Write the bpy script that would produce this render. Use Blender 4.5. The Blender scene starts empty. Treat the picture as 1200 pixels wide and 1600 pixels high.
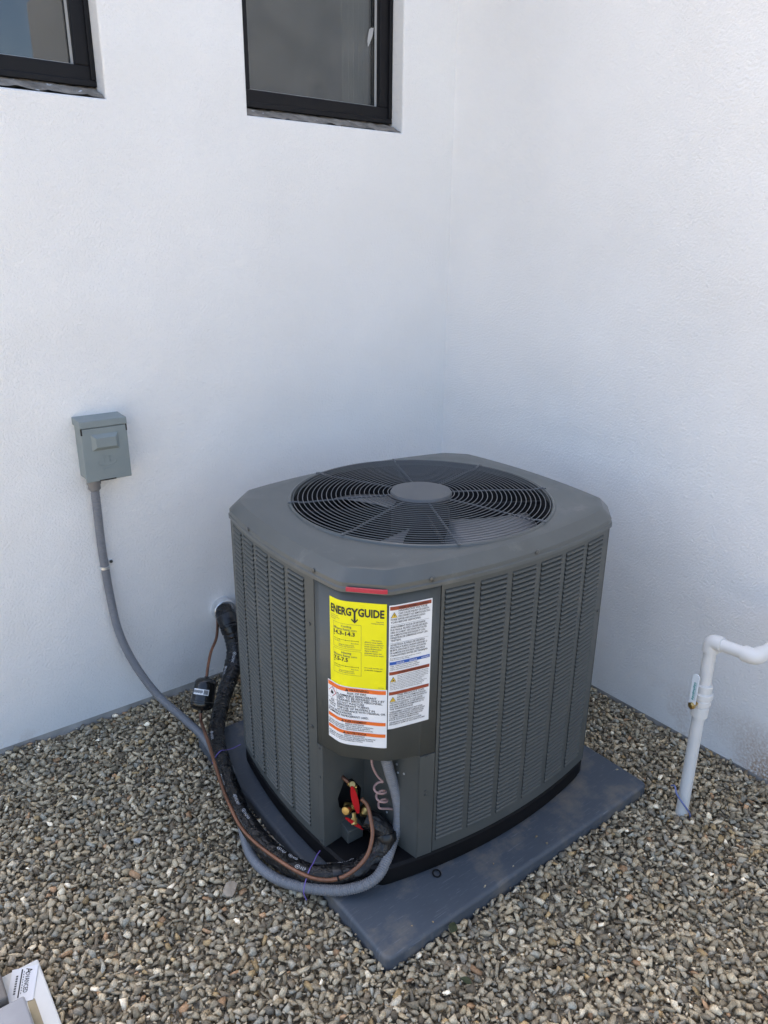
import bpy, bmesh, math, random
import numpy as np
from mathutils import Vector, Matrix, noise

rnd = random.Random(7)
rng = np.random.default_rng(11)
S = bpy.context.scene
COL = S.collection
R = math.radians

# ------------------------------------------------------------------ camera
cam_d = bpy.data.cameras.new('camera')
cam = bpy.data.objects.new('camera', cam_d); COL.objects.link(cam)
cam_d.sensor_fit = 'VERTICAL'; cam_d.sensor_height = 24.0; cam_d.lens = 24.0*1177.6/1600.0
cam_d.clip_start = 0.02; cam_d.clip_end = 400
cam.matrix_world = (Matrix.Translation((-2.096, -2.3225, 1.55)) @ Matrix.Rotation(R(-37.600), 4, 'Z')
                    @ Matrix.Rotation(R(70.2184), 4, 'X') @ Matrix.Rotation(R(0.5805), 4, 'Z'))
S.camera = cam
S.render.resolution_x = 768; S.render.resolution_y = 1024

# ------------------------------------------------------------------ sky, sun, exposure
SUN_EL, SUN_AZ = 52.0, 4.0          # azimuth measured from +Y towards +X: the sun stands behind the house
w = bpy.data.worlds.new('World'); S.world = w; w.use_nodes = True
nt = w.node_tree; nt.nodes.clear()
sky = nt.nodes.new('ShaderNodeTexSky'); sky.sky_type = 'NISHITA'; sky.sun_disc = False
sky.sun_elevation = R(SUN_EL); sky.sun_rotation = R(SUN_AZ)
sky.air_density = 1.0; sky.dust_density = 5.0; sky.ozone_density = 0.6; sky.altitude = 300
bg = nt.nodes.new('ShaderNodeBackground'); bg.inputs['Strength'].default_value = 0.15
wo = nt.nodes.new('ShaderNodeOutputWorld')
nt.links.new(sky.outputs[0], bg.inputs[0]); nt.links.new(bg.outputs[0], wo.inputs[0])
sun_d = bpy.data.lights.new('sun', 'SUN'); sun_d.energy = 4.2; sun_d.angle = R(0.53); sun_d.color = (1.0, 0.95, 0.87)
sun = bpy.data.objects.new('sun', sun_d); COL.objects.link(sun)
sd = Vector((math.sin(R(SUN_AZ))*math.cos(R(SUN_EL)), math.cos(R(SUN_AZ))*math.cos(R(SUN_EL)), math.sin(R(SUN_EL))))
sun.rotation_euler = sd.to_track_quat('Z', 'Y').to_euler(); sun.location = (3, 3, 8)
S.view_settings.view_transform = 'Standard'; S.view_settings.look = 'None'
S.view_settings.gamma = 1.0; S.view_settings.use_curve_mapping = False
S.view_settings.exposure = 1.60
S.render.engine = 'CYCLES'
S.cycles.max_bounces = 8; S.cycles.diffuse_bounces = 5

# ------------------------------------------------------------------ materials
MATS = {}
def mat(name, col, rough=0.6, metal=0.0, spec=0.5, var=0.0, vscale=8.0, col2=None, c2lo=0.5, c2hi=0.7, c2scale=3.0,
        bump=0.0, bscale=60.0, bdist=0.002, coat=0.0, detail=4.0):
    m = bpy.data.materials.new(name); m.use_nodes = True
    n = m.node_tree; N = n.nodes; L = n.links
    b = N['Principled BSDF']
    b.inputs['Roughness'].default_value = rough; b.inputs['Metallic'].default_value = metal
    b.inputs['Specular IOR Level'].default_value = spec; b.inputs['Coat Weight'].default_value = coat
    b.inputs['Base Color'].default_value = (*col, 1)
    tc = N.new('ShaderNodeTexCoord')
    src = None
    if var > 0:
        nz = N.new('ShaderNodeTexNoise'); nz.inputs['Scale'].default_value = vscale; nz.inputs['Detail'].default_value = 6
        L.new(tc.outputs['Object'], nz.inputs['Vector'])
        rp = N.new('ShaderNodeValToRGB')
        rp.color_ramp.elements[0].position = 0.3; rp.color_ramp.elements[1].position = 0.7
        rp.color_ramp.elements[0].color = (*[c*(1-var) for c in col], 1)
        rp.color_ramp.elements[1].color = (*[min(1, c*(1+var)) for c in col], 1)
        L.new(nz.outputs['Fac'], rp.inputs['Fac']); src = rp.outputs['Color']
        mr = N.new('ShaderNodeMapRange'); mr.inputs['To Min'].default_value = max(0.02, rough-0.1); mr.inputs['To Max'].default_value = min(1, rough+0.12)
        L.new(nz.outputs['Fac'], mr.inputs['Value']); L.new(mr.outputs[0], b.inputs['Roughness'])
    if col2:
        nz2 = N.new('ShaderNodeTexNoise'); nz2.inputs['Scale'].default_value = c2scale; nz2.inputs['Detail'].default_value = 8
        nz2.inputs['Roughness'].default_value = 0.65
        L.new(tc.outputs['Object'], nz2.inputs['Vector'])
        r2 = N.new('ShaderNodeMapRange'); r2.inputs['From Min'].default_value = c2lo; r2.inputs['From Max'].default_value = c2hi
        L.new(nz2.outputs['Fac'], r2.inputs['Value'])
        mx = N.new('ShaderNodeMix'); mx.data_type = 'RGBA'
        if src: L.new(src, mx.inputs[6])
        else: mx.inputs[6].default_value = (*col, 1)
        mx.inputs[7].default_value = (*col2, 1); L.new(r2.outputs[0], mx.inputs[0]); src = mx.outputs[2]
    if src: L.new(src, b.inputs['Base Color'])
    if bump > 0:
        nb = N.new('ShaderNodeTexNoise'); nb.inputs['Scale'].default_value = bscale; nb.inputs['Detail'].default_value = detail
        L.new(tc.outputs['Object'], nb.inputs['Vector'])
        bp = N.new('ShaderNodeBump'); bp.inputs['Strength'].default_value = bump; bp.inputs['Distance'].default_value = bdist
        L.new(nb.outputs['Fac'], bp.inputs['Height']); L.new(bp.outputs[0], b.inputs['Normal'])
    MATS[name] = m
    return m

def stucco_material():
    m = mat('stucco', (0.86, 0.86, 0.855), rough=0.9, spec=0.2, var=0.035, vscale=1.7)
    N = m.node_tree.nodes; L = m.node_tree.links; b = N['Principled BSDF']
    tc = N.new('ShaderNodeTexCoord')
    n1 = N.new('ShaderNodeTexNoise'); n1.inputs['Scale'].default_value = 135; n1.inputs['Detail'].default_value = 3; n1.inputs['Roughness'].default_value = 0.55
    n2 = N.new('ShaderNodeTexNoise'); n2.inputs['Scale'].default_value = 240; n2.inputs['Detail'].default_value = 2
    n3 = N.new('ShaderNodeTexNoise'); n3.inputs['Scale'].default_value = 3.5; n3.inputs['Detail'].default_value = 3
    for n in (n1, n2, n3): L.new(tc.outputs['Object'], n.inputs['Vector'])
    a = N.new('ShaderNodeMath'); a.operation = 'MULTIPLY_ADD'; a.inputs[1].default_value = 0.35
    L.new(n2.outputs['Fac'], a.inputs[0]); L.new(n1.outputs['Fac'], a.inputs[2])
    bp = N.new('ShaderNodeBump'); bp.inputs['Strength'].default_value = 0.7; bp.inputs['Distance'].default_value = 0.0055
    L.new(a.outputs[0], bp.inputs['Height'])
    bp2 = N.new('ShaderNodeBump'); bp2.inputs['Strength'].default_value = 0.6; bp2.inputs['Distance'].default_value = 0.02
    L.new(n3.outputs['Fac'], bp2.inputs['Height']); L.new(bp.outputs[0], bp2.inputs['Normal']); L.new(bp2.outputs[0], b.inputs['Normal'])
    # splashed earth near the base of the wall: spotty brown stain, a mark of its own
    sep = N.new('ShaderNodeSeparateXYZ'); L.new(tc.outputs['Object'], sep.inputs[0])
    h = N.new('ShaderNodeMapRange'); h.inputs['From Min'].default_value = 0.20; h.inputs['From Max'].default_value = 0.01
    L.new(sep.outputs['Z'], h.inputs['Value'])
    pa = N.new('ShaderNodeTexNoise'); pa.inputs['Scale'].default_value = 2.7; pa.inputs['Detail'].default_value = 4
    pb = N.new('ShaderNodeTexNoise'); pb.inputs['Scale'].default_value = 130; pb.inputs['Detail'].default_value = 2
    L.new(tc.outputs['Object'], pa.inputs['Vector']); L.new(tc.outputs['Object'], pb.inputs['Vector'])
    yo = N.new('ShaderNodeMath'); yo.operation = 'ADD'; yo.inputs[1].default_value = 1.56; L.new(sep.outputs['Y'], yo.inputs[0])
    ya = N.new('ShaderNodeMath'); ya.operation = 'ABSOLUTE'; L.new(yo.outputs[0], ya.inputs[0])
    yr = N.new('ShaderNodeMapRange'); yr.inputs['From Min'].default_value = 0.24; yr.inputs['From Max'].default_value = 0.02; yr.inputs['To Max'].default_value = 0.30; L.new(ya.outputs[0], yr.inputs['Value'])
    yp = N.new('ShaderNodeMath'); yp.operation = 'ADD'; L.new(yr.outputs[0], yp.inputs[0]); L.new(pa.outputs['Fac'], yp.inputs[1])
    ra = N.new('ShaderNodeMapRange'); ra.inputs['From Min'].default_value = 0.60; ra.inputs['From Max'].default_value = 0.80
    rb = N.new('ShaderNodeMapRange'); rb.inputs['From Min'].default_value = 0.28; rb.inputs['From Max'].default_value = 0.60
    L.new(yp.outputs[0], ra.inputs['Value']); L.new(pb.outputs['Fac'], rb.inputs['Value'])
    m1 = N.new('ShaderNodeMath'); m1.operation = 'MULTIPLY'; L.new(h.outputs[0], m1.inputs[0]); L.new(ra.outputs[0], m1.inputs[1])
    m2 = N.new('ShaderNodeMath'); m2.operation = 'MULTIPLY'; L.new(m1.outputs[0], m2.inputs[0]); L.new(rb.outputs[0], m2.inputs[1])
    m3 = N.new('ShaderNodeMath'); m3.operation = 'MULTIPLY'; m3.inputs[1].default_value = 1.0; L.new(m2.outputs[0], m3.inputs[0])
    mx = N.new('ShaderNodeMix'); mx.data_type = 'RGBA'; mx.inputs[7].default_value = (0.40, 0.26, 0.16, 1)
    old = b.inputs['Base Color'].links[0].from_socket
    L.new(old, mx.inputs[6]); L.new(m3.outputs[0], mx.inputs[0]); L.new(mx.outputs[2], b.inputs['Base Color'])
    return m
M_stucco = stucco_material()
M_concrete = mat('concrete', (0.44, 0.42, 0.40), rough=0.9, spec=0.2, var=0.25, vscale=14, bump=0.6, bscale=90, bdist=0.004)
M_sill = mat('sill_mortar', (0.30, 0.265, 0.225), rough=0.95, spec=0.15, var=0.35, vscale=25, col2=(0.72, 0.72, 0.72), c2lo=0.62, c2hi=0.66, c2scale=20, bump=0.9, bscale=70, bdist=0.006)
M_frame = mat('black_vinyl', (0.008, 0.008, 0.010), spec=0.25, rough=0.5, var=0.2, vscale=6)
M_gasket = mat('gasket', (0.45, 0.46, 0.46), rough=0.6)
M_gray = mat('gray_paint', (0.076, 0.084, 0.082), rough=0.46, spec=0.45, var=0.09, vscale=7, col2=(0.125, 0.125, 0.118), c2lo=0.56, c2hi=0.85, c2scale=6, bump=0.30, bscale=11, bdist=0.004, detail=1.0)
M_gray2 = mat('gray_cap', (0.088, 0.097, 0.096), rough=0.36, spec=0.55, var=0.07, vscale=14, col2=(0.19, 0.19, 0.18), c2lo=0.58, c2hi=0.82, c2scale=9, bump=0.08, bscale=500, bdist=0.0005)
M_black = mat('black_plastic', (0.006, 0.006, 0.007), spec=0.18, rough=0.6, var=0.3, vscale=10)
M_wire = mat('grille_wire', (0.11, 0.115, 0.12), rough=0.38)
M_fan = mat('fan_blade', (0.24, 0.245, 0.25), rough=0.45, metal=0.3, var=0.15, vscale=10)
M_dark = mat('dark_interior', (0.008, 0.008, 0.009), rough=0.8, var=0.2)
M_fin = mat('coil_fins', (0.045, 0.047, 0.048), rough=0.6, metal=0.2, var=0.3, vscale=120)
M_red = mat('red_badge', (0.45, 0.02, 0.05), rough=0.35)
M_redcap = mat('red_tag', (0.55, 0.010, 0.015), rough=0.35)
M_yellow = mat('yellow_paper', (0.86, 0.80, 0.0), rough=0.55, var=0.03, vscale=30)
M_white = mat('label_white', (0.80, 0.82, 0.84), rough=0.5, var=0.02, vscale=30)
M_orange = mat('label_orange', (0.80, 0.16, 0.02), rough=0.5)
M_rust = mat('label_rust', (0.30, 0.06, 0.025), rough=0.5)
M_blue = mat('label_blue', (0.02, 0.10, 0.42), rough=0.5)
M_ink = mat('ink', (0.02, 0.02, 0.022), rough=0.6)
M_inkg = mat('ink_gray', (0.08, 0.085, 0.09), rough=0.6)
M_tri = mat('triangle_amber', (0.80, 0.55, 0.06), rough=0.5)
M_brass = mat('brass', (0.55, 0.38, 0.14), rough=0.32, metal=1.0, var=0.25, vscale=40)
M_copper = mat('copper', (0.24, 0.125, 0.082), rough=0.5, metal=0.85, var=0.3, vscale=14, col2=(0.10, 0.06, 0.045), c2lo=0.52, c2hi=0.7, c2scale=10)
M_pink = mat('pink_wire', (0.42, 0.27, 0.25), rough=0.5, var=0.1)
M_conduit = mat('gray_conduit', (0.205, 0.21, 0.225), rough=0.42, var=0.10, vscale=12)
M_fitting = mat('gray_fitting', (0.20, 0.195, 0.195), rough=0.5, var=0.08)
M_box = mat('box_paint', (0.225, 0.265, 0.27), rough=0.5, var=0.04, vscale=12, bump=0.05, bscale=500, bdist=0.0004)
M_galv = mat('galvanised', (0.74, 0.76, 0.78), rough=0.34, metal=0.75, var=0.2, vscale=40)
M_drier = mat('drier_black', (0.008, 0.008, 0.008), rough=0.22, coat=0.3, var=0.2)
M_pvc = mat('pvc', (0.70, 0.70, 0.685), rough=0.36, var=0.03, vscale=10, bump=0.05, bscale=40, bdist=0.001)
M_teal = mat('teal_print', (0.03, 0.28, 0.28), rough=0.5)
M_bluewire = mat('blue_wire', (0.16, 0.20, 0.42), rough=0.45, var=0.2)
M_purple = mat('purple_tie', (0.20, 0.14, 0.50), rough=0.45)
M_card = mat('card', (0.74, 0.75, 0.77), rough=0.6)
M_board = mat('white_board', (0.72, 0.71, 0.67), rough=0.6, var=0.05, vscale=10, col2=(0.30, 0.27, 0.20), c2lo=0.68, c2hi=0.75, c2scale=40)
M_block = mat('gray_block', (0.30, 0.30, 0.31), rough=0.5, var=0.15, vscale=10, bump=0.2, bscale=150, bdist=0.001)
M_block2 = mat('brown_gray_block', (0.15, 0.135, 0.12), rough=0.6, var=0.2, vscale=14, bump=0.2, bscale=150, bdist=0.001)
M_tan = mat('tan_wood', (0.36, 0.30, 0.19), rough=0.8, var=0.2, vscale=20)
M_leaf = mat('leaf', (0.045, 0.055, 0.022), rough=0.6, var=0.2)
M_screw = mat('screw', (0.11, 0.115, 0.115), rough=0.35, metal=0.6)
M_motor = mat('hub_gray', (0.10, 0.105, 0.11), rough=0.5, var=0.12, vscale=25, col2=(0.2, 0.2, 0.2), c2lo=0.62, c2hi=0.75, c2scale=18)
M_room = mat('room_wall', (0.30, 0.285, 0.265), rough=0.9, var=0.03)
M_curtain = mat('curtain', (0.62, 0.64, 0.58), rough=0.9, var=0.06)

def pad_material():
    m = mat('pad_plastic', (0.076, 0.090, 0.110), rough=0.50, spec=0.4, var=0.10, vscale=7, col2=(0.20, 0.175, 0.145), c2lo=0.50, c2hi=0.70, c2scale=7, bump=0.15, bscale=120, bdist=0.001)
    N = m.node_tree.nodes; L = m.node_tree.links; b = N['Principled BSDF']
    tc = N.new('ShaderNodeTexCoord')
    src = b.inputs['Base Color'].links[0].from_socket
    for ang, sc in ((0.4, 5), (-0.9, 6), (1.25, 7), (2.4, 4)):      # fine pale scratches
        mp = N.new('ShaderNodeMapping'); mp.inputs['Rotation'].default_value = (0, 0, ang); mp.inputs['Scale'].default_value = (sc*3, sc*45, 1)
        nz = N.new('ShaderNodeTexNoise'); nz.inputs['Scale'].default_value = 1.0; nz.inputs['Detail'].default_value = 3
        L.new(tc.outputs['Object'], mp.inputs[0]); L.new(mp.outputs[0], nz.inputs['Vector'])
        mr = N.new('ShaderNodeMapRange'); mr.inputs['From Min'].default_value = 0.65; mr.inputs['From Max'].default_value = 0.78; mr.inputs['To Max'].default_value = 0.55
        L.new(nz.outputs['Fac'], mr.inputs['Value'])
        mx = N.new('ShaderNodeMix'); mx.data_type = 'RGBA'; mx.inputs[7].default_value = (0.24, 0.25, 0.27, 1)
        L.new(mr.outputs[0], mx.inputs[0]); L.new(src, mx.inputs[6]); src = mx.outputs[2]
    L.new(src, b.inputs['Base Color'])
    return m
M_pad = pad_material()

def glass_material():
    m = bpy.data.materials.new('window_glass'); m.use_nodes = True
    N = m.node_tree.nodes; L = m.node_tree.links; N.clear()
    o = N.new('ShaderNodeOutputMaterial'); mix = N.new('ShaderNodeMixShader')
    t = N.new('ShaderNodeBsdfTransparent'); t.inputs[0].default_value = (0.50, 0.53, 0.53, 1)
    g = N.new('ShaderNodeBsdfGlossy'); g.inputs['Roughness'].default_value = 0.01; g.inputs['Color'].default_value = (0.9, 0.93, 0.95, 1)
    f = N.new('ShaderNodeFresnel'); f.inputs['IOR'].default_value = 1.55
    ad = N.new('ShaderNodeMath'); ad.operation = 'MULTIPLY'; ad.inputs[1].default_value = 1.8; ad.use_clamp = True
    L.new(f.outputs[0], ad.inputs[0]); L.new(ad.outputs[0], mix.inputs[0]); L.new(t.outputs[0], mix.inputs[1]); L.new(g.outputs[0], mix.inputs[2]); tc = N.new('ShaderNodeTexCoord'); nz = N.new('ShaderNodeTexNoise'); nz.inputs['Scale'].default_value = 9; nz.inputs['Detail'].default_value = 8; nz.inputs['Roughness'].default_value = 0.7
    L.new(tc.outputs['Object'], nz.inputs['Vector']); mr = N.new('ShaderNodeMapRange'); mr.inputs['From Min'].default_value = 0.42; mr.inputs['From Max'].default_value = 0.80; mr.inputs['To Min'].default_value = 0.015; mr.inputs['To Max'].default_value = 0.14
    L.new(nz.outputs['Fac'], mr.inputs['Value']); df = N.new('ShaderNodeBsdfDiffuse'); df.inputs[0].default_value = (0.55, 0.53, 0.50, 1)      # film of dust on the glass
    mx2 = N.new('ShaderNodeMixShader'); L.new(mr.outputs[0], mx2.inputs[0]); L.new(mix.outputs[0], mx2.inputs[1]); L.new(df.outputs[0], mx2.inputs[2]); L.new(mx2.outputs[0], o.inputs[0])
    return m
M_glass = glass_material()

def wrap_material():
    # black pipe wrap with broken white print; UV.x runs round the tube, UV.y along it in metres
    m = mat('black_wrap', (0.007, 0.007, 0.008), spec=0.5, rough=0.27, var=0.3, vscale=20)
    N = m.node_tree.nodes; L = m.node_tree.links; b = N['Principled BSDF']
    uv = N.new('ShaderNodeTexCoord')
    mp = N.new('ShaderNodeMapping'); mp.inputs['Scale'].default_value = (9, 42, 1)
    L.new(uv.outputs['UV'], mp.inputs[0])
    n = N.new('ShaderNodeTexNoise'); n.inputs['Scale'].default_value = 0.8; n.inputs['Detail'].default_value = 5; n.inputs['Distortion'].default_value = 0.8
    L.new(mp.outputs[0], n.inputs['Vector'])
    bp = N.new('ShaderNodeBump'); bp.inputs['Strength'].default_value = 1.0; bp.inputs['Distance'].default_value = 0.010
    L.new(n.outputs['Fac'], bp.inputs['Height']); L.new(bp.outputs[0], b.inputs['Normal'])
    return m
M_wrap = wrap_material()

def stone_material():
    m = bpy.data.materials.new('gravel_stone'); m.use_nodes = True
    N = m.node_tree.nodes; L = m.node_tree.links; b = N['Principled BSDF']
    b.inputs['Roughness'].default_value = 0.85; b.inputs['Specular IOR Level'].default_value = 0.25
    at = N.new('ShaderNodeAttribute'); at.attribute_name = 'stone_color'
    tc = N.new('ShaderNodeTexCoord')
    nz = N.new('ShaderNodeTexNoise'); nz.inputs['Scale'].default_value = 260; nz.inputs['Detail'].default_value = 4
    L.new(tc.outputs['Object'], nz.inputs['Vector'])
    mr = N.new('ShaderNodeMapRange'); mr.inputs['From Min'].default_value = 0.25; mr.inputs['From Max'].default_value = 0.75; mr.inputs['To Min'].default_value = 0.62; mr.inputs['To Max'].default_value = 1.35
    L.new(nz.outputs['Fac'], mr.inputs['Value'])
    vm = N.new('ShaderNodeVectorMath'); vm.operation = 'SCALE'
    L.new(at.outputs['Color'], vm.inputs[0]); L.new(mr.outputs[0], vm.inputs['Scale']); L.new(vm.outputs[0], b.inputs['Base Color'])
    bp = N.new('ShaderNodeBump'); bp.inputs['Strength'].default_value = 0.4; bp.inputs['Distance'].default_value = 0.002
    L.new(nz.outputs['Fac'], bp.inputs['Height']); L.new(bp.outputs[0], b.inputs['Normal'])
    return m
M_stone = stone_material()

def ground_material():
    m = bpy.data.materials.new('ground_gravel'); m.use_nodes = True
    N = m.node_tree.nodes; L = m.node_tree.links; b = N['Principled BSDF']; b.inputs['Roughness'].default_value = 0.95
    tc = N.new('ShaderNodeTexCoord')
    v = N.new('ShaderNodeTexVoronoi'); v.inputs['Scale'].default_value = 62
    L.new(tc.outputs['Object'], v.inputs['Vector'])
    sp = N.new('ShaderNodeSeparateColor'); L.new(v.outputs['Color'], sp.inputs[0])
    rp = N.new('ShaderNodeValToRGB'); cr = rp.color_ramp
    cr.elements[0].color = (0.14, 0.115, 0.08, 1); cr.elements[1].color = (0.62, 0.54, 0.42, 1)
    e = cr.elements.new(0.5); e.color = (0.36, 0.30, 0.21, 1)
    L.new(sp.outputs[0], rp.inputs['Fac']); L.new(rp.outputs[0], b.inputs['Base Color'])
    bp = N.new('ShaderNodeBump'); bp.inputs['Distance'].default_value = 0.012; bp.invert = True
    L.new(v.outputs['Distance'], bp.inputs['Height']); L.new(bp.outputs[0], b.inputs['Normal'])
    return m
M_ground = ground_material()

# ------------------------------------------------------------------ helpers
def obj(name, data, m=None, parent=None, loc=None, rotz=None):
    if isinstance(data, bmesh.types.BMesh):
        me = bpy.data.meshes.new(name); data.to_mesh(me); data.free()
    else: me = data
    o = bpy.data.objects.new(name, me); COL.objects.link(o)
    if m and me is not None and len(me.materials) == 0: me.materials.append(m)
    if parent: o.parent = parent
    if loc is not None: o.location = loc
    if rotz is not None: o.rotation_euler = (0, 0, rotz)
    return o
def tag(o, label=None, cat=None, group=None, kind=None):
    if label: o['label'] = label
    if cat: o['category'] = cat
    if group: o['group'] = group
    if kind: o['kind'] = kind
    return o
def thing(name, label, cat, loc=(0, 0, 0), rotz=0):
    o = bpy.data.objects.new(name, None); COL.objects.link(o)
    o.location = loc; o.rotation_euler = (0, 0, rotz); o.empty_display_size = 0.05
    return tag(o, label, cat)
def smooth(o, ang=40):
    me = o.data
    for p in me.polygons: p.use_smooth = True
    me.set_sharp_from_angle(angle=R(ang))
    return o
def box(bm, x0, x1, y0, y1, z0, z1, bev=0.0, seg=2):
    r = bmesh.ops.create_cube(bm, size=1.0)
    for v in r['verts']:
        v.co = Vector(((x0+x1)/2+v.co.x*(x1-x0), (y0+y1)/2+v.co.y*(y1-y0), (z0+z1)/2+v.co.z*(z1-z0)))
    if bev > 0:
        es = {e for v in r['verts'] for e in v.link_edges}
        bmesh.ops.bevel(bm, geom=list(es), offset=bev, segments=seg, profile=0.5, affect='EDGES')
    return bm
def catmull(P, per=12):
    P = [Vector(p) for p in P]
    Q = [P[0]*2-P[1]] + P + [P[-1]*2-P[-2]]
    out = []
    for i in range(1, len(Q)-2):
        a, b, c, d = Q[i-1:i+3]
        for k in range(per):
            t = k/per
            out.append(0.5*((2*b)+(c-a)*t+(2*a-5*b+4*c-d)*t*t+(3*b-a-3*c+d)*t**3))
    out.append(P[-1].copy())
    return out
def resample(P, step):
    d = [0.0]
    for a, b in zip(P, P[1:]): d.append(d[-1]+(b-a).length)
    n = max(2, int(d[-1]/step)+1); out = []; j = 0
    for i in range(n+1):
        s = d[-1]*i/n
        while j < len(d)-2 and d[j+1] < s: j += 1
        t = (s-d[j])/max(1e-9, d[j+1]-d[j]); out.append(P[j].lerp(P[j+1], t))
    return out, d[-1]
def tube_mesh(name, P, r, step=0.01, seg=12, spline=True, caps=True, rfun=None, flat=None):
    pts = catmull(P) if spline else [Vector(p) for p in P]
    if step: pts, L = resample(pts, step)
    T = [(pts[min(i+1, len(pts)-1)]-pts[max(i-1, 0)]).normalized() for i in range(len(pts))]
    n = T[0].orthogonal().normalized(); V = []; ln = []; acc = 0
    for i, p in enumerate(pts):
        if i: acc += (p-pts[i-1]).length
        n = (n-T[i]*n.dot(T[i])).normalized(); b = T[i].cross(n)
        for k in range(seg):
            a = 2*math.pi*k/seg
            rr = rfun(acc, a) if rfun else r
            V.append(p+n*math.cos(a)*rr+b*math.sin(a)*rr)
        ln.append(acc)
    F = []; UV = []
    for i in range(len(pts)-1):
        for k in range(seg):
            k2 = (k+1) % seg
            F.append((i*seg+k, i*seg+k2, (i+1)*seg+k2, (i+1)*seg+k))
            UV += [(k/seg, ln[i]), ((k+1)/seg, ln[i]), ((k+1)/seg, ln[i+1]), (k/seg, ln[i+1])]
    if caps:
        F.append(tuple(range(seg-1, -1, -1))); UV += [(0, 0)]*seg
        o = (len(pts)-1)*seg; F.append(tuple(range(o, o+seg))); UV += [(0, 0)]*seg
    me = bpy.data.meshes.new(name); me.from_pydata([tuple(v) for v in V], [], F)
    u = me.uv_layers.new(name='UVMap'); u.data.foreach_set('uv', np.array(UV, dtype=np.float32).ravel())
    me.polygons.foreach_set('use_smooth', [True]*len(F))
    if caps: me.set_sharp_from_angle(angle=R(50))
    return me
def lathe(name, prof, seg=32, axis_from=(0, 0, 0), axis_dir=(0, 0, 1)):
    # prof: list of (radius, height along the axis)
    d = Vector(axis_dir).normalized(); q = Vector((0, 0, 1)).rotation_difference(d); o = Vector(axis_from)
    V = []; F = []
    for r, h in prof:
        for k in range(seg):
            a = 2*math.pi*k/seg; V.append(o+q @ Vector((r*math.cos(a), r*math.sin(a), h)))
    for i in range(len(prof)-1):
        for k in range(seg):
            k2 = (k+1) % seg; F.append((i*seg+k, i*seg+k2, (i+1)*seg+k2, (i+1)*seg+k))
    F.append(tuple(range(seg-1, -1, -1))); o2 = (len(prof)-1)*seg; F.append(tuple(range(o2, o2+seg)))
    me = bpy.data.meshes.new(name); me.from_pydata([tuple(v) for v in V], [], F)
    for p in me.polygons: p.use_smooth = True
    me.set_sharp_from_angle(angle=R(35))
    return me
def hexbolt(name, r, h, loc, d, m, parent, seg=6):
    return obj(name, lathe(name, [(r, 0), (r, h*0.8), (r*0.85, h)], seg, loc, d), m, parent)

_txt = {}
def text_geo(s, off=0.012):
    """outline of a line of lettering as (verts Nx2, faces), scaled so that cap height = 1"""
    if (s, off) in _txt: return _txt[(s, off)]
    c = bpy.data.curves.new('t', 'FONT'); c.body = s; c.size = 1.0; c.resolution_u = 2; c.fill_mode = 'FRONT'; c.offset = off
    o = bpy.data.objects.new('t', c); COL.objects.link(o)
    bpy.context.view_layer.update()
    me = bpy.data.meshes.new_from_object(o)
    V = np.array([v.co[:2] for v in me.vertices]).reshape(-1, 2); F = [tuple(p.vertices) for p in me.polygons]
    bpy.data.objects.remove(o); bpy.data.curves.remove(c); bpy.data.meshes.remove(me)
    V = V/0.70 if len(V) else V
    _txt[(s, off)] = (V, F)
    return V, F

class Print:
    """flat print laid on a developable surface: fn(u, v, lift) -> 3D point; pieces gathered by ink"""
    def __init__(self, fn): self.fn = fn; self.V = []; self.F = []; self.M = []
    def poly(self, pts, mi, lift):
        o = len(self.V); self.V += [tuple(self.fn(u, v, lift)) for u, v in pts]; self.F.append(tuple(range(o, o+len(pts)))); self.M.append(mi)
    def rect(self, u0, u1, v0, v1, mi, lift, nu=1):
        for i in range(nu):
            a = u0+(u1-u0)*i/nu; b = u0+(u1-u0)*(i+1)/nu
            self.poly([(a, v0), (b, v0), (b, v1), (a, v1)], mi, lift)
    def text(self, s, u, v, h, mi, lift, width=None, anchor='l', maxw=None, off=0.012):
        V, F = text_geo(s, off)
        if len(V) == 0: return
        x0, x1 = V[:, 0].min(), V[:, 0].max(); sx = h
        if width: sx = width/(x1-x0)
        elif maxw and (x1-x0)*h > maxw: sx = maxw/(x1-x0)
        off = {'l': -x0*sx, 'c': -(x0+x1)/2*sx, 'r': -x1*sx}[anchor]
        o = len(self.V); self.V += [tuple(self.fn(u+off+p[0]*sx, v+p[1]*h, lift)) for p in V]
        self.F += [tuple(i+o for i in f) for f in F]; self.M += [mi]*len(F)
    def build(self, name, mats, parent):
        me = bpy.data.meshes.new(name); me.from_pydata(self.V, [], self.F)
        for m in mats: me.materials.append(m)
        me.polygons.foreach_set('material_index', self.M)
        return tag(obj(name, me, None, parent), kind='stuff')

# ------------------------------------------------------------------ ground
bm = bmesh.new()
for x in (-60, 60):
    pass
vs = [bm.verts.new(p) for p in ((-60, -60, -0.016), (60, -60, -0.016), (60, 60, -0.016), (-60, 60, -0.016))]
bm.faces.new(vs)
tag(obj('ground', bm, M_ground), kind='structure')

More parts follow.
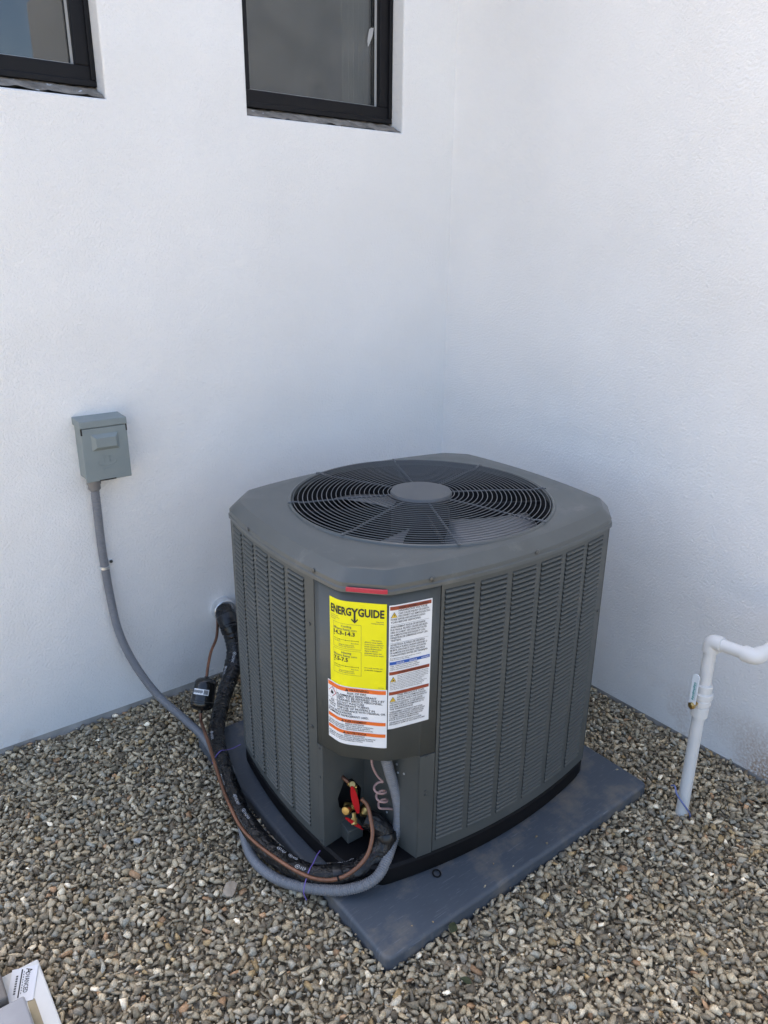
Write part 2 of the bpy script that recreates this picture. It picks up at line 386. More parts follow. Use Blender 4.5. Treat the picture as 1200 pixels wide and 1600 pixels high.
# ------------------------------------------------------------------ house: two stucco walls that meet in a corner
WH = 3.4
WZ0 = 2.95
WIN = [(-1.93, -1.287, 1.912, WZ0), (-0.853, -0.242, 1.910, WZ0)]
house = thing('house', 'white stucco house walls meeting in a corner, with dark framed windows', 'house')
def wall_left():
    bm = bmesh.new()
    xs = [-2.15]+[a for wnd in WIN for a in wnd[:2]]+[0.0]
    zs = [0.016, 1.911, WZ0, WH]
    D = 0.16
    def isop(i, j): return j == 1 and i in (1, 3)
    vd = {}
    def v(x, y, z):
        k = (round(x, 4), round(y, 4), round(z, 4))
        if k not in vd: vd[k] = bm.verts.new(k)
        return vd[k]
    for i in range(len(xs)-1):
        for j in range(3):
            if isop(i, j): continue
            a, b, c, d = xs[i], xs[i+1], zs[j], zs[j+1]
            bm.faces.new((v(a, 0, c), v(b, 0, c), v(b, 0, d), v(a, 0, d)))
            bm.faces.new((v(a, D, d), v(b, D, d), v(b, D, c), v(a, D, c)))
    for i in (1, 3):
        a, b, c, d = xs[i], xs[i+1], zs[1], zs[2]
        bm.faces.new((v(a, 0, c), v(a, 0, d), v(a, D, d), v(a, D, c)))
        bm.faces.new((v(b, 0, d), v(b, 0, c), v(b, D, c), v(b, D, d)))
        bm.faces.new((v(a, 0, d), v(b, 0, d), v(b, D, d), v(a, D, d)))
        bm.faces.new((v(b, 0, c), v(a, 0, c), v(a, D, c), v(b, D, c)))
    x0, x1 = xs[0], xs[-1]
    bm.faces.new((v(x0, 0, zs[0]), v(x0, 0, WH), v(x0, D, WH), v(x0, D, zs[0]))) if False else None
    for k in range(len(xs)-1):
        bm.faces.new((v(xs[k], 0, WH), v(xs[k+1], 0, WH), v(xs[k+1], D, WH), v(xs[k], D, WH)))
        bm.faces.new((v(xs[k+1], 0, zs[0]), v(xs[k], 0, zs[0]), v(xs[k], D, zs[0]), v(xs[k+1], D, zs[0])))
    for k in range(3):
        bm.faces.new((v(x0, 0, zs[k]), v(x0, 0, zs[k+1]), v(x0, D, zs[k+1]), v(x0, D, zs[k])))
    # soften the arrises of the window openings, as trowelled stucco is
    es = [e for e in bm.edges if all(abs(q.co.y) < 1e-6 for q in e.verts) and
          any(all(a-1e-4 <= q.co.x <= b+1e-4 and c-1e-4 <= q.co.z <= d+1e-4 for q in e.verts) for a, b, c, d in [(xs[1], xs[2], zs[1], zs[2]), (xs[3], xs[4], zs[1], zs[2])])]
    bmesh.ops.bevel(bm, geom=es, offset=0.007, segments=3, profile=0.5, affect='EDGES')
    bmesh.ops.recalc_face_normals(bm, faces=bm.faces)
    return bm
o = tag(obj('wall', wall_left(), M_stucco, house), 'white stucco wall with the two windows and the disconnect box')
for p in o.data.polygons: p.use_smooth = False
bm = bmesh.new(); box(bm, 0.0, 0.16, -5.2, 0.16, 0.004, WH)
tag(obj('wall', bm, M_stucco, house), 'plain white stucco wall behind the white pipe')
bm = bmesh.new(); box(bm, -2.15, 0.02, 0.003, 0.15, -0.2, 0.016)
obj('foundation', bm, M_concrete, house)
bm = bmesh.new(); box(bm, 0.003, 0.15, -5.2, 0.003, -0.2, 0.004)
obj('foundation', bm, M_concrete, house)
# unseen flat slab, added to keep the sun off the room behind the walls
bm = bmesh.new(); box(bm, -2.15, 4.0, 0.16, 5.0, WH-0.3, WH-0.1)
obj('sun_block_slab', bm, M_concrete, house)

def rough_sill(x0, x1, z0):
    # rough mortar bed sloping from the frame out to the face of the wall
    nx, ny = 70, 8; V = []; F = []
    for i in range(nx+1):
        for j in range(ny+1):
            x = x0+(x1-x0)*i/nx; t = j/ny
            y = 0.006+0.072*t
            z = z0+0.003+0.032*t
            k = noise.fractal(Vector((x*38, y*60, z0)), 1.0, 2.0, 4)*0.0045
            V.append((x, y+(0.004*noise.noise(Vector((x*55, 3, z0))) if j == 0 else 0), z+k))
    for i in range(nx):
        for j in range(ny):
            a = i*(ny+1)+j; F.append((a, a+ny+1, a+ny+2, a+1))
    me = bpy.data.meshes.new('sill'); me.from_pydata(V, [], F)
    for p in me.polygons: p.use_smooth = True
    return me
def window(x0, x1, z0, z1):
    fy = 0.068
    zf = z0+0.036
    bm = bmesh.new(); fw = 0.050
    box(bm, x0+.001, x1-.001, fy, fy+0.07, zf, zf+fw, 0.003)
    box(bm, x0+.001, x1-.001, fy, fy+0.07, z1-fw, z1-.001, 0.003)
    box(bm, x0+.001, x0+fw, fy+.001, fy+0.069, zf+fw, z1-fw, 0.003)
    box(bm, x1-fw, x1-.001, fy+.001, fy+0.069, zf+fw, z1-fw, 0.003)
    # outer nailing fin step
    box(bm, x0+.0005, x1-.0005, fy-0.008, fy+.004, zf-0.002, zf+0.014, 0.002)
    box(bm, x1-0.014, x1-.0005, fy-0.008, fy+.004, zf+0.0145, z1-.001, 0.002)
    win = bpy.data.objects.new('window', None); COL.objects.link(win); win.parent = house
    obj('frame', bm, M_frame, win)
    g = fw+0.0
    bm = bmesh.new(); q = 0.006
    box(bm, x0+g, x1-g, fy+0.020, fy+0.026, zf+g, zf+g+q*0.7)
    box(bm, x1-g-q, x1-g, fy+0.020, fy+0.026, zf+g+q*0.7, z1-g)
    obj('gasket', bm, M_gasket, win)
    bm = bmesh.new(); box(bm, x0+g-.002, x1-g+.002, fy+0.030, fy+0.036, zf+g-.002, z1-g+.002)
    obj('pane', bm, M_glass, win)
    obj('sill', rough_sill(x0+.002, x1-.002, z0), M_sill, win)
    return win
wL = window(*WIN[0]); wR = window(*WIN[1])
wL['label'] = 'dark framed window at the far left'; wR['label'] = 'dark framed window near the corner'
rs_ = random.Random(4); V = []; 
for k in range(14):
    a = 2*math.pi*k/14; rr = rs_.uniform(0.55, 1.0)
    V.append((-0.312+0.012*rr*math.cos(a)+0.010*math.sin(a), 0.0974, 2.215+0.045*rr*math.sin(a)))
me = bpy.data.meshes.new('residue'); me.from_pydata(V, [], [tuple(range(14))]); obj('residue', me, M_gasket, wR)['label'] = 'pale smear on the glass'
# the room behind the panes
bm = bmesh.new()
x0, x1, y0, y1, z0, z1 = -2.12, -0.02, 0.165, 2.6, 0.05, 3.15
for f in (((x0, y1, z0), (x1, y1, z0), (x1, y1, z1), (x0, y1, z1)), ((x0, y0, z0), (x1, y0, z0), (x1, y1, z0), (x0, y1, z0)),
          ((x0, y0, z1), (x1, y0, z1), (x1, y1, z1), (x0, y1, z1)), ((x0, y0, z0), (x0, y1, z0), (x0, y1, z1), (x0, y0, z1)), ((x1, y0, z0), (x1, y1, z0), (x1, y1, z1), (x1, y0, z1))):
    bm.faces.new([bm.verts.new(p) for p in f])
obj('room', bm, M_room, house)
V = []; F = []; n = 40
for i in range(n+1):
    x = -0.36+0.13*i/n
    for z in (1.5, 3.1): V.append((x, 0.20+0.012*math.sin(i*0.9), z))
for i in range(n): F.append((2*i, 2*i+2, 2*i+3, 2*i+1))
me = bpy.data.meshes.new('curtain'); me.from_pydata(V, [], F); obj('curtain', me, M_curtain, wR)

# ------------------------------------------------------------------ equipment pad
PADZ = 0.036
bm = bmesh.new(); box(bm, -1.324, -0.340, -1.348, -0.338, -0.03, PADZ)
es = [e for e in bm.edges if abs(e.verts[0].co.z-e.verts[1].co.z) > 0.01]
bmesh.ops.bevel(bm, geom=es, offset=0.022, segments=5, profile=0.5, affect='EDGES')
es = [e for e in bm.edges if all(abs(v.co.z-PADZ) < 1e-5 for v in e.verts)]
bmesh.ops.bevel(bm, geom=es, offset=0.010, segments=4, profile=0.5, affect='EDGES')
pad = tag(obj('equipment_pad', bm, M_pad), 'scuffed blue grey plastic pad on the gravel under the outdoor unit', 'pad')
smooth(pad, 35)

# ------------------------------------------------------------------ outdoor unit
UC = (-0.833, -0.846); UTH = -0.033
unit = thing('heat_pump_unit', 'grey louvred outdoor heat pump unit with round fan grille on top', 'heat pump', (UC[0], UC[1], 0), UTH)
MX, EX, MY, EY, CH = .457, .434, .393, .350, .073
ZB, ZC, ZL = .103, .844, .868
def face_pt(face, t, off=0.0):
    """point of the plan outline; face L/R/l/r (left, front-right and their opposites), t along the face"""
    if face in 'Ll':
        k = t/(EY-CH); x = -(EX+(MX-EX)*(1-k*k)); dx = (MX-EX)*2*t/(EY-CH)**2
        nrm = Vector((-1, dx*-1*-1, 0)); tan = Vector((dx, 1, 0)).normalized()
        p = Vector((x, t, 0)); n = Vector((-tan.y, tan.x, 0))
    else:
        k = t/(EX-CH); y = -(EY+(MY-EY)*(1-k*k)); dy = (MY-EY)*2*t/(EX-CH)**2
        tan = Vector((1, dy, 0)).normalized(); p = Vector((t, y, 0)); n = Vector((tan.y, -tan.x, 0))
    if face in 'lr': p, n, tan = -p, -n, -tan
    return p+n*off, n, tan
def outline(o=0.0, n=28):
    ch = CH-o*0.586
    mx, ex, my, ey = MX-o, EX-o, MY-o, EY-o
    P = []
    ts = [(-1+2*i/n) for i in range(n+1)]
    P += [(t*(ex-ch), -(ey+(my-ey)*(1-t*t))) for t in ts]
    P += [((ex+(mx-ex)*(1-t*t)), t*(ey-ch)) for t in ts]
    P += [(-t*(ex-ch), (ey+(my-ey)*(1-t*t))) for t in ts]
    P += [(-(ex+(mx-ex)*(1-t*t)), -t*(ey-ch)) for t in ts]
    return P
def ring_from(P, N):
    out = []
    for k in range(N):
        a = 2*math.pi*k/N; d = (math.cos(a), math.sin(a)); best = None
        for i in range(len(P)):
            p, q = P[i], P[(i+1) % len(P)]; e = (q[0]-p[0], q[1]-p[1])
            den = d[0]*e[1]-d[1]*e[0]
            if abs(den) < 1e-12: continue
            t = (p[0]*e[1]-p[1]*e[0])/den; s = (p[0]*d[1]-p[1]*d[0])/den
            if t > 0 and -1e-6 <= s <= 1+1e-6: best = t; break
        out.append((d[0]*best, d[1]*best))
    return out
NR = 240
def loft(name, rings, closed_top=False, closed_bottom=False):
    V = []; F = []
    for P, z in rings:
        for i, p in enumerate(P): V.append((p[0], p[1], z if not callable(z) else z(p)))
    n = len(rings[0][0])
    for i in range(len(rings)-1):
        for k in range(n):
            k2 = (k+1) % n; F.append((i*n+k, i*n+k2, (i+1)*n+k2, (i+1)*n+k))
    if closed_bottom: F.append(tuple(range(n-1, -1, -1)))
    if closed_top: o = (len(rings)-1)*n; F.append(tuple(range(o, o+n)))
    me = bpy.data.meshes.new(name); me.from_pydata(V, [], F)
    return me
def circ(r): return [(r*math.cos(2*math.pi*k/NR), r*math.sin(2*math.pi*k/NR)) for k in range(NR)]
def lerp_ring(A, B, t): return [(a[0]+(b[0]-a[0])*t, a[1]+(b[1]-a[1])*t) for a, b in zip(A, B)]
oA = ring_from(outline(0.008), NR); oB = ring_from(outline(0.0), NR); oO = ring_from(outline(-0.007), NR)
# base pan
me = loft('base_pan', [(oA, PADZ+0.001), (oA, 0.052), (oB, 0.058), (oB, 0.092), (ring_from(outline(0.006), NR), 0.0985)], True, True)
smooth(obj('base_pan', me, M_black, unit), 35)
# top cap
RO = 0.350
oI = ring_from(outline(0.020), NR); oI2 = ring_from(outline(0.031), NR)
ZT = 0.895
rings = [(ring_from(outline(0.004), NR), ZC+0.002), (oO, ZC+.001), (oO, ZC+0.009), (ring_from(outline(-0.004), NR), ZC+0.012), (ring_from(outline(-0.004), NR), ZL-.002), (ring_from(outline(-0.001), NR), ZL+0.002),
         (oI, ZT-0.004), (oI2, ZT)]
C0 = circ(RO+0.009)
rings += [(lerp_ring(oI2, C0, 0.5), ZT+0.0005), (C0, ZT+0.001), (circ(RO+0.007), ZT+0.005), (circ(RO+0.003), ZT+0.007), (circ(RO), ZT+0.005), (circ(RO-0.003), ZT-0.010)]
cap = smooth(obj('top_cap', loft('top_cap', rings), M_gray2, unit), 22)
# shroud under the opening
obj('fan_shroud', loft('fan_shroud', [(circ(RO-0.002), ZT-0.010), (circ(RO-0.004), ZT-0.03), (circ(RO-0.004), 0.55)]), M_dark, unit)
# louvre panels ----------------------------------------------------
PITCH = 0.0117
prof = [(-0.0075, 0.0066), (-0.0030, 0.0054), (0.0010, 0.0034), (0.0030, 0.0004), (0.0031, -0.0014), (0.0016, -0.0028), (-0.0030, -0.0034)]
def slat_mesh(wd, n=1):
    V = []; F = []
    for d, z in prof:
        for e in (-0.5, 0.5): V.append((e*wd, -d, z))     # local: x along the slat, -y outward
    for i in range(len(prof)-1): F.append((2*i+2, 2*i+3, 2*i+1, 2*i))
    me = bpy.data.meshes.new('slat'); me.from_pydata(V, [], F)
    for p in me.polygons: p.use_smooth = True
    me.materials.append(M_gray)
    return me
def louver_panel(face, t0, t1, cols, zl0, zl1, singles, label):
    """curved sheet with one opening per column; cols = [(ta, tb)...]; singles = columns whose slats are objects"""
    ts = sorted({t0, t1} | {c for ab in cols for c in ab}); zs = [ZB, zl0, zl1, ZC]
    V = []; F = []; ops = {(round(a, 5), round(b, 5)) for a, b in cols}
    for i in range(len(ts)-1):
        op = (round(ts[i], 5), round(ts[i+1], 5)) in ops
        sub = 3
        for k in range(sub):
            a = ts[i]+(ts[i+1]-ts[i])*k/sub; b = ts[i]+(ts[i+1]-ts[i])*(k+1)/sub
            pa = face_pt(face, a)[0]; pb = face_pt(face, b)[0]
            for j in range(3):
                if op and j == 1: continue
                o = len(V)
                V += [(pa.x, pa.y, zs[j]), (pb.x, pb.y, zs[j]), (pb.x, pb.y, zs[j+1]), (pa.x, pa.y, zs[j+1])]
                F.append((o, o+1, o+2, o+3) if face in 'Rr' else (o+3, o+2, o+1, o))
    me = bpy.data.meshes.new('louver_panel'); me.from_pydata(V, [], F)
    b = bmesh.new(); b.from_mesh(me); bmesh.ops.remove_doubles(b, verts=b.verts, dist=1e-5)
    bmesh.ops.recalc_face_normals(b, faces=b.faces)
    c = sum((f.calc_center_median()*f.calc_area() for f in b.faces), Vector()); 
    f0 = b.faces[:][0]
    if f0.normal.dot(face_pt(face, (t0+t1)/2)[1]) < 0: bmesh.ops.reverse_faces(b, faces=b.faces)
    b.to_mesh(me); b.free()
    pn = obj('louver_panel', me, M_gray, unit)
    if label: pn['label'] = label
    md = pn.modifiers.new('thickness', 'SOLIDIFY'); md.thickness = 0.0028; md.offset = -1
    nrow = 55; pitch = (zl1-zl0-0.0110)/(nrow-1)
    rest_V = []; rest_F = []
    for ci, (a, bb) in enumerate(cols):
        p, n, tan = face_pt(face, (a+bb)/2); wd = (bb-a)-0.0006
        sm = slat_mesh(wd)
        rot = math.atan2(tan.y, tan.x)
        if face == 'L': rot = math.atan2(-tan.y, -tan.x)
        for r in range(nrow):
            z = zl0+0.004+r*pitch
            if ci in singles:
                s = bpy.data.objects.new('slat', sm); COL.objects.link(s); s.parent = pn
                s.location = (p.x, p.y, z); s.rotation_euler = (0, 0, rot)
            else:
                cs, sn = math.cos(rot), math.sin(rot); o = len(rest_V)
                for v in sm.vertices:
                    x, y, zz = v.co; rest_V.append((p.x+x*cs-y*sn, p.y+x*sn+y*cs, z+zz))
                rest_F += [tuple(i+o for i in f.vertices) for f in sm.polygons]
    if rest_V:
        me = bpy.data.meshes.new('slats'); me.from_pydata(rest_V, [], rest_F)
        for q in me.polygons: q.use_smooth = True
        tag(obj('slats', me, M_gray, pn), kind='stuff')
    # finned coil behind
    V = []; F = []; n = 24
    for i in range(n+1):
        q = face_pt(face, t0+(t1-t0)*i/n, -0.016)[0]; V += [(q.x, q.y, ZB), (q.x, q.y, ZC)]
    for i in range(n): F.append((2*i, 2*i+2, 2*i+3, 2*i+1))
    me = bpy.data.meshes.new('coil'); me.from_pydata(V, [], F); obj('coil', me, M_fin, unit)
    return pn
SL, SR = -0.185, -0.235
colsR = [(-0.2255+0.0955*k, -0.2255+0.0955*k+0.079) for k in range(6)]
colsL = [(-0.1470+0.0835*k, -0.1470+0.0835*k+0.069) for k in range(5)]
louver_panel('R', SR+0.0015, 0.361, colsR, 0.135, 0.830, {0, 1, 2, 3, 4}, 'louvred panel to the right of the labels')
louver_panel('L', SL+0.0015, 0.277, colsL, 0.125, 0.830, set(), 'louvred panel facing the black pipe')
# plain corner posts and rear panels
def sheet(name, pts, z0, z1, m, parent, th=0.0028):
    V = []; F = []
    for p in pts: V += [(p[0], p[1], z0), (p[0], p[1], z1)]
    for i in range(len(pts)-1): F.append((2*i, 2*i+2, 2*i+3, 2*i+1))
    me = bpy.data.meshes.new(name); me.from_pydata(V, [], F); o = obj(name, me, m, parent)
    md = o.modifiers.new('thickness', 'SOLIDIFY'); md.thickness = th; md.offset = 0
    return o
sheet('corner_post', [face_pt('R', 0.3612)[0].to_2d(), (0.4342, -0.2772)], ZB, ZC, M_gray, unit)
sheet('corner_post', [face_pt('L', 0.2772)[0].to_2d(), (-0.3612, 0.3502)], ZB, ZC, M_gray, unit)
sheet('rear_panel', [face_pt('l', -0.2765+0.553*i/16)[0].to_2d() for i in range(17)], ZB, ZC, M_gray, unit)
sheet('rear_panel', [face_pt('r', -0.3605+0.721*i/16)[0].to_2d() for i in range(17)], ZB, ZC, M_gray, unit)
sheet('corner_post', [(0.4338, 0.2775), (0.3615, 0.3498)], ZB, ZC, M_gray, unit)

# control panel round the front corner ------------------------------
pp = [face_pt('L', SL-0.0015+(-0.268-SL)*i/6)[0].to_2d() for i in range(7)]
a0, a1 = Vector((-0.434, -0.277)), Vector((-0.361, -0.350))
def arc(a, c, b, n=5): return [((1-t)**2*a+2*(1-t)*t*c+t*t*b) for t in [i/n for i in range(1, n+1)]]
pp[-1] = face_pt('L', -0.262)[0].to_2d()
pp += arc(pp[-1], a0, a0.lerp(a1, 0.24)); pp.append(a0.lerp(a1, 0.76))
eR = face_pt('R', -0.345)[0].to_2d(); pp += arc(pp[-1], a1, eR)
pp += [face_pt('R', -0.345+(SR-0.0015+0.345)*i/6)[0].to_2d() for i in range(1, 7)]
PS = [0.0]
for a, b in zip(pp, pp[1:]): PS.append(PS[-1]+(b-a).length)
SMAX = PS[-1]; SSC = SMAX/0.3246
def panel_pt(s, z, lift=0.0):
    s = max(0.0, min(SMAX, s*SSC)); i = 0
    while i < len(PS)-2 and PS[i+1] < s: i += 1
    t = (s-PS[i])/(PS[i+1]-PS[i]); p = pp[i].lerp(pp[i+1], t)
    def nr(k):
        k0 = max(0, k-1); k1 = min(len(pp)-1, k+1); e = (pp[k1]-pp[k0]).normalized(); return Vector((e.y, -e.x))
    n = nr(i).lerp(nr(i+1), t).normalized()
    return Vector((p.x+n.x*lift, p.y+n.y*lift, z))
def lowz(s):     # lower edge of the cover: side strips run down, the middle is cut in a shallow curve
    return 0.4045+0.012*math.sin(math.pi*max(0, min(1, (s-0.02)/0.262)))**0.5
sv = [0.0, 0.0195] + [0.0195+(0.2815-0.0195)*i/26 for i in range(1, 27)] + [0.3246]
V = []; F = []
for s in sv:
    for z in (lowz(s), ZC+0.001): V.append(tuple(panel_pt(s, z)))
for i in range(len(sv)-1): F.append((2*i, 2*i+2, 2*i+3, 2*i+1))
me = bpy.data.meshes.new('control_panel'); me.from_pydata(V, [], F)
cp = obj('control_panel', me, M_gray, unit); smooth(cp, 60)
md = cp.modifiers.new('thickness', 'SOLIDIFY'); md.thickness = 0.012; md.offset = -1
for sa, sb, nm in ((0.0, 0.0195, 'corner_strip'), (0.2830, 0.3246, 'corner_strip')):
    sheet(nm, [panel_pt(sa, 0).to_2d(), panel_pt((sa+sb)/2, 0).to_2d(), panel_pt(sb, 0).to_2d()], ZB, 0.4035, M_gray, unit, 0.004)
# recess below the cover
A = panel_pt(0.0195, 0).to_2d(); I = Vector((-0.312, -0.187)); B = panel_pt(0.2830, 0).to_2d()
def holed_wall():
    bm = bmesh.new(); y = -0.187
    outer = [(A.x, ZB-.004), (I.x, ZB-.004), (I.x, 0.50), (A.x, 0.50)]
    hole = [(-0.402, 0.226), (-0.380, 0.268), (-0.354, 0.262), (-0.322, 0.212), (-0.326, 0.155), (-0.352, 0.142), (-0.397, 0.196)]
    es = []
    for L in (outer, hole):
        vs = [bm.verts.new((x, y+(A.y+0.187)*(1-(x-A.x)/(I.x-A.x)), z)) for x, z in L]
        es += [bm.edges.new((vs[i], vs[(i+1) % len(vs)])) for i in range(len(vs))]
    bmesh.ops.triangle_fill(bm, use_beauty=True, use_dissolve=False, edges=es)
    return bm
o = obj('recess_wall', holed_wall(), M_gray, unit); o['label'] = 'recess wall with the valve opening'
md = o.modifiers.new('thickness', 'SOLIDIFY'); md.thickness = 0.002; md.offset = 0
sheet('recess_wall', [I+Vector((0.0, 0.0)), B], ZB-.004, 0.50, M_gray, unit, 0.002)
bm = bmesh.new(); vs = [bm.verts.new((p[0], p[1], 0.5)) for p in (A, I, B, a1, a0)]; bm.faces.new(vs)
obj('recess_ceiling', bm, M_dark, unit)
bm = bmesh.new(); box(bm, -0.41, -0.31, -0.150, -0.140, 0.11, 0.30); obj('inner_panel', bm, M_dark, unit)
# knock-out slots and screws in the recess
bm = bmesh.new(); box(bm, -0.4275, -0.4175, -0.1905, -0.184, 0.186, 0.196); box(bm, -0.4245, -0.4195, -0.1905, -0.184, 0.203, 0.208); obj('knockout_slot', bm, M_dark, unit)
for (s, z) in ((0.008, 0.395), (0.008, 0.31), (0.010, 0.115), (0.302, 0.40), (0.302, 0.30), (0.302, 0.288)):
    p = panel_pt(s, z, 0.002); n = (panel_pt(s, z, 1)-panel_pt(s, z, 0))
    hexbolt('screw', 0.0035, 0.002, p, n, M_screw, unit)
nB = Vector((B.y-I.y, -(B.x-I.x), 0)).normalized()
if nB.x > 0: nB = -nB
for t, z in ((0.25, 0.33), (0.38, 0.345), (0.36, 0.322), (0.55, 0.18)):
    q = I.lerp(B, 1-t); hexbolt('screw', 0.0030, 0.002, Vector((q.x, q.y, z))+nB*0.001, nB, M_galv, unit)
for x, z in ((-0.425, 0.372), (-0.40, 0.325), (-0.385, 0.155)):
    hexbolt('screw', 0.0028, 0.002, (x, -0.1885, z), (0, -1, 0), M_galv, unit)
# cap screws
for f, t in (('R', -0.262), ('R', 0.037), ('L', -0.190), ('L', 0.12)):
    p, n, _ = face_pt(f, t, 0.0045); p.z = ZC+0.020
    hexbolt('screw', 0.0062, 0.003, p, n, M_screw, cap, 12)
for f, t, z in (('R', 0.3485, 0.6), ('L', -0.165, 0.72), ('L', -0.165, 0.44)):
    p, n, _ = face_pt(f, t, 0.0005); p.z = z
    hexbolt('screw', 0.0045, 0.003, p, n, M_screw, unit, 10)
# red badge on the front of the cap
V = []; F = []; nn = 12
for i in range(nn+1):
    s = 0.106+0.088*i/nn
    for z, l in ((0.8465, 0.0078), (0.8475, 0.0105), (0.8560, 0.0105), (0.8570, 0.0078)): V.append(tuple(panel_pt(s, z+0.001, l)))
for i in range(nn):
    for k in range(3): F.append((4*i+k, 4*i+4+k, 4*i+5+k, 4*i+1+k))
F += [(0, 1, 2, 3), (4*nn+3, 4*nn+2, 4*nn+1, 4*nn)]
me = bpy.data.meshes.new('badge'); me.from_pydata(V, [], F); obj('badge', me, M_red, cap)['label'] = 'red strip badge'

# labels -------------------------------------------------------------
def label_sheet(name, s0, s1, z0, z1, m, lift, label):
    V = []; F = []; n = 24
    for i in range(n+1):
        s = s0+(s1-s0)*i/n
        V += [tuple(panel_pt(s, z0, lift)), tuple(panel_pt(s, z1, lift))]
    for i in range(n): F.append((2*i, 2*i+2, 2*i+3, 2*i+1))
    me = bpy.data.meshes.new(name); me.from_pydata(V, [], F); o = obj(name, me, m, unit); o['label'] = label
    for p in me.polygons: p.use_smooth = True
    return o
LF = 0.0016
INK, INKG, ORA, RUS, BLU, TRI, WHI, REDI = range(8)
INKS = [M_ink, M_inkg, M_orange, M_rust, M_blue, M_tri, M_white, M_redcap]
# yellow energy label
E0, E1, EZ0, EZ1 = 0.0565, 0.1935, 0.606, 0.8205
el = label_sheet('energy_label', E0, E1, EZ0, EZ1, M_yellow, LF, 'bright yellow energy rating label')
pr = Print(panel_pt); w_ = E1-E0; h_ = EZ1-EZ0; lt = LF+0.0007
pr.text('ENERG', E0+.005, EZ1-.0335, 0.0185, INK, lt, width=0.0535, off=0.035)
pr.text('GUIDE', E0+.0735, EZ1-.0335, 0.0185, INK, lt, width=0.0585, off=0.035)
# the Y that ends in a downward arrow
ux, vy = E0+.0660, EZ1-.0335
pr.poly([(ux-.0085, vy+.0185), (ux-.0040, vy+.0185), (ux+.0014, vy+.0105), (ux-.0020, vy+.0085)], INK, lt)
pr.poly([(ux+.0040, vy+.0185), (ux+.0085, vy+.0185), (ux+.0020, vy+.0085), (ux-.0014, vy+.0105)], INK, lt)
pr.rect(ux-.0021, ux+.0021, vy-.0125, vy+.010, INK, lt)
pr.poly([(ux-.0075, vy-.0065), (ux-.0075, vy-.0100), (ux, vy-.0180), (ux+.0075, vy-.0100), (ux+.0075, vy-.0065), (ux, vy-.0130)], INK, lt)
pr.text('U.S. Government', E0+.005, EZ1-.041, .0022, INKG, lt); pr.text('Federal law prohibits removal', E0+.005, EZ1-.0455, .0022, INKG, lt, maxw=.026); pr.text('of this label', E0+.005, EZ1-.0500, .0022, INKG, lt)
pr.text('Heat Pump', E1-.006, EZ1-.0445, .0026, INKG, lt, anchor='r'); pr.text('Cooling and Heating', E1-.006, EZ1-.0490, .0026, INKG, lt, anchor='r', maxw=.028)
def frame(u0, u1, v0, v1, mi, l, t=.0005):
    pr.rect(u0, u1, v0, v0+t, mi, l, 8); pr.rect(u0, u1, v1-t, v1, mi, l, 8); pr.rect(u0, u0+t, v0+t, v1-t, mi, l); pr.rect(u1-t, u1, v0+t, v1-t, mi, l)
for top, head, num in ((EZ1-.055, 'Cooling', '14.3-14.3'), (EZ1-.1205, 'Heating', '7.5-7.5')):
    u0, u1 = E0+.0125, E0+.081; frame(u0, u1, top-.0615, top, INKG, lt)
    pr.text(head, (u0+u1)/2, top-.0090, .0052, INKG, lt, anchor='c')
    pr.text('Efficiency Rating', u0+.002, top-.0165, .0052, INKG, lt, width=.040); pr.text('(SEER2)' if head == 'Cooling' else '(HSPF2)', u0+.045, top-.0165, .0030, INKG, lt)
    pr.text(num, u0+.002, top-.0285, .0092, INK, lt, width=.052 if head == 'Cooling' else .036, off=0.03)
    pr.poly([(u0+.002, top-.031), (u0+.0045, top-.031), (u0+.0032, top-.0345)], INK, lt)
    pr.rect(u0+.003, u0+.062, top-.0405, top-.0398, INK, lt, 8)
    for k in range(5): pr.rect(u0+.003+.0585*k/4, u0+.0037+.0585*k/4, top-.0420, top-.0385, INK, lt)
    pr.text('Least efficient', u0+.003, top-.0460, .0022, INKG, lt); pr.text('Most efficient', u1-.006, top-.0475, .0022, INKG, lt, anchor='r')
    pr.text('Range of similar models', (u0+u1)/2, top-.0530, .0026, INKG, lt, anchor='c'); pr.text('Efficiency range based only on', (u0+u1)/2, top-.0570, .0022, INKG, lt, anchor='c')
for k, t in enumerate(['* This system\'s', 'efficiency ratings depend', 'on the coil your contractor', 'installs with this unit. The', 'heating efficiency varies', 'slightly in different', 'geographic regions. Ask', 'your contractor for details.']):
    pr.text(t, E0+.0885+(.014 if k == 0 else 0), EZ1-.0905-.0054*k, .0028, INKG, lt, maxw=.043)
pr.text('For energy cost info, visit', E0+.0885, EZ1-.160, .0028, INKG, lt, maxw=.043); pr.text('productinfo.energy.gov', E0+.0885, EZ1-.166, .0030, INK, lt, maxw=.043)
pr.text('Label model', E1-.005, EZ0+.006, .0018, INKG, lt, anchor='r')
pr.build('print', INKS, el)
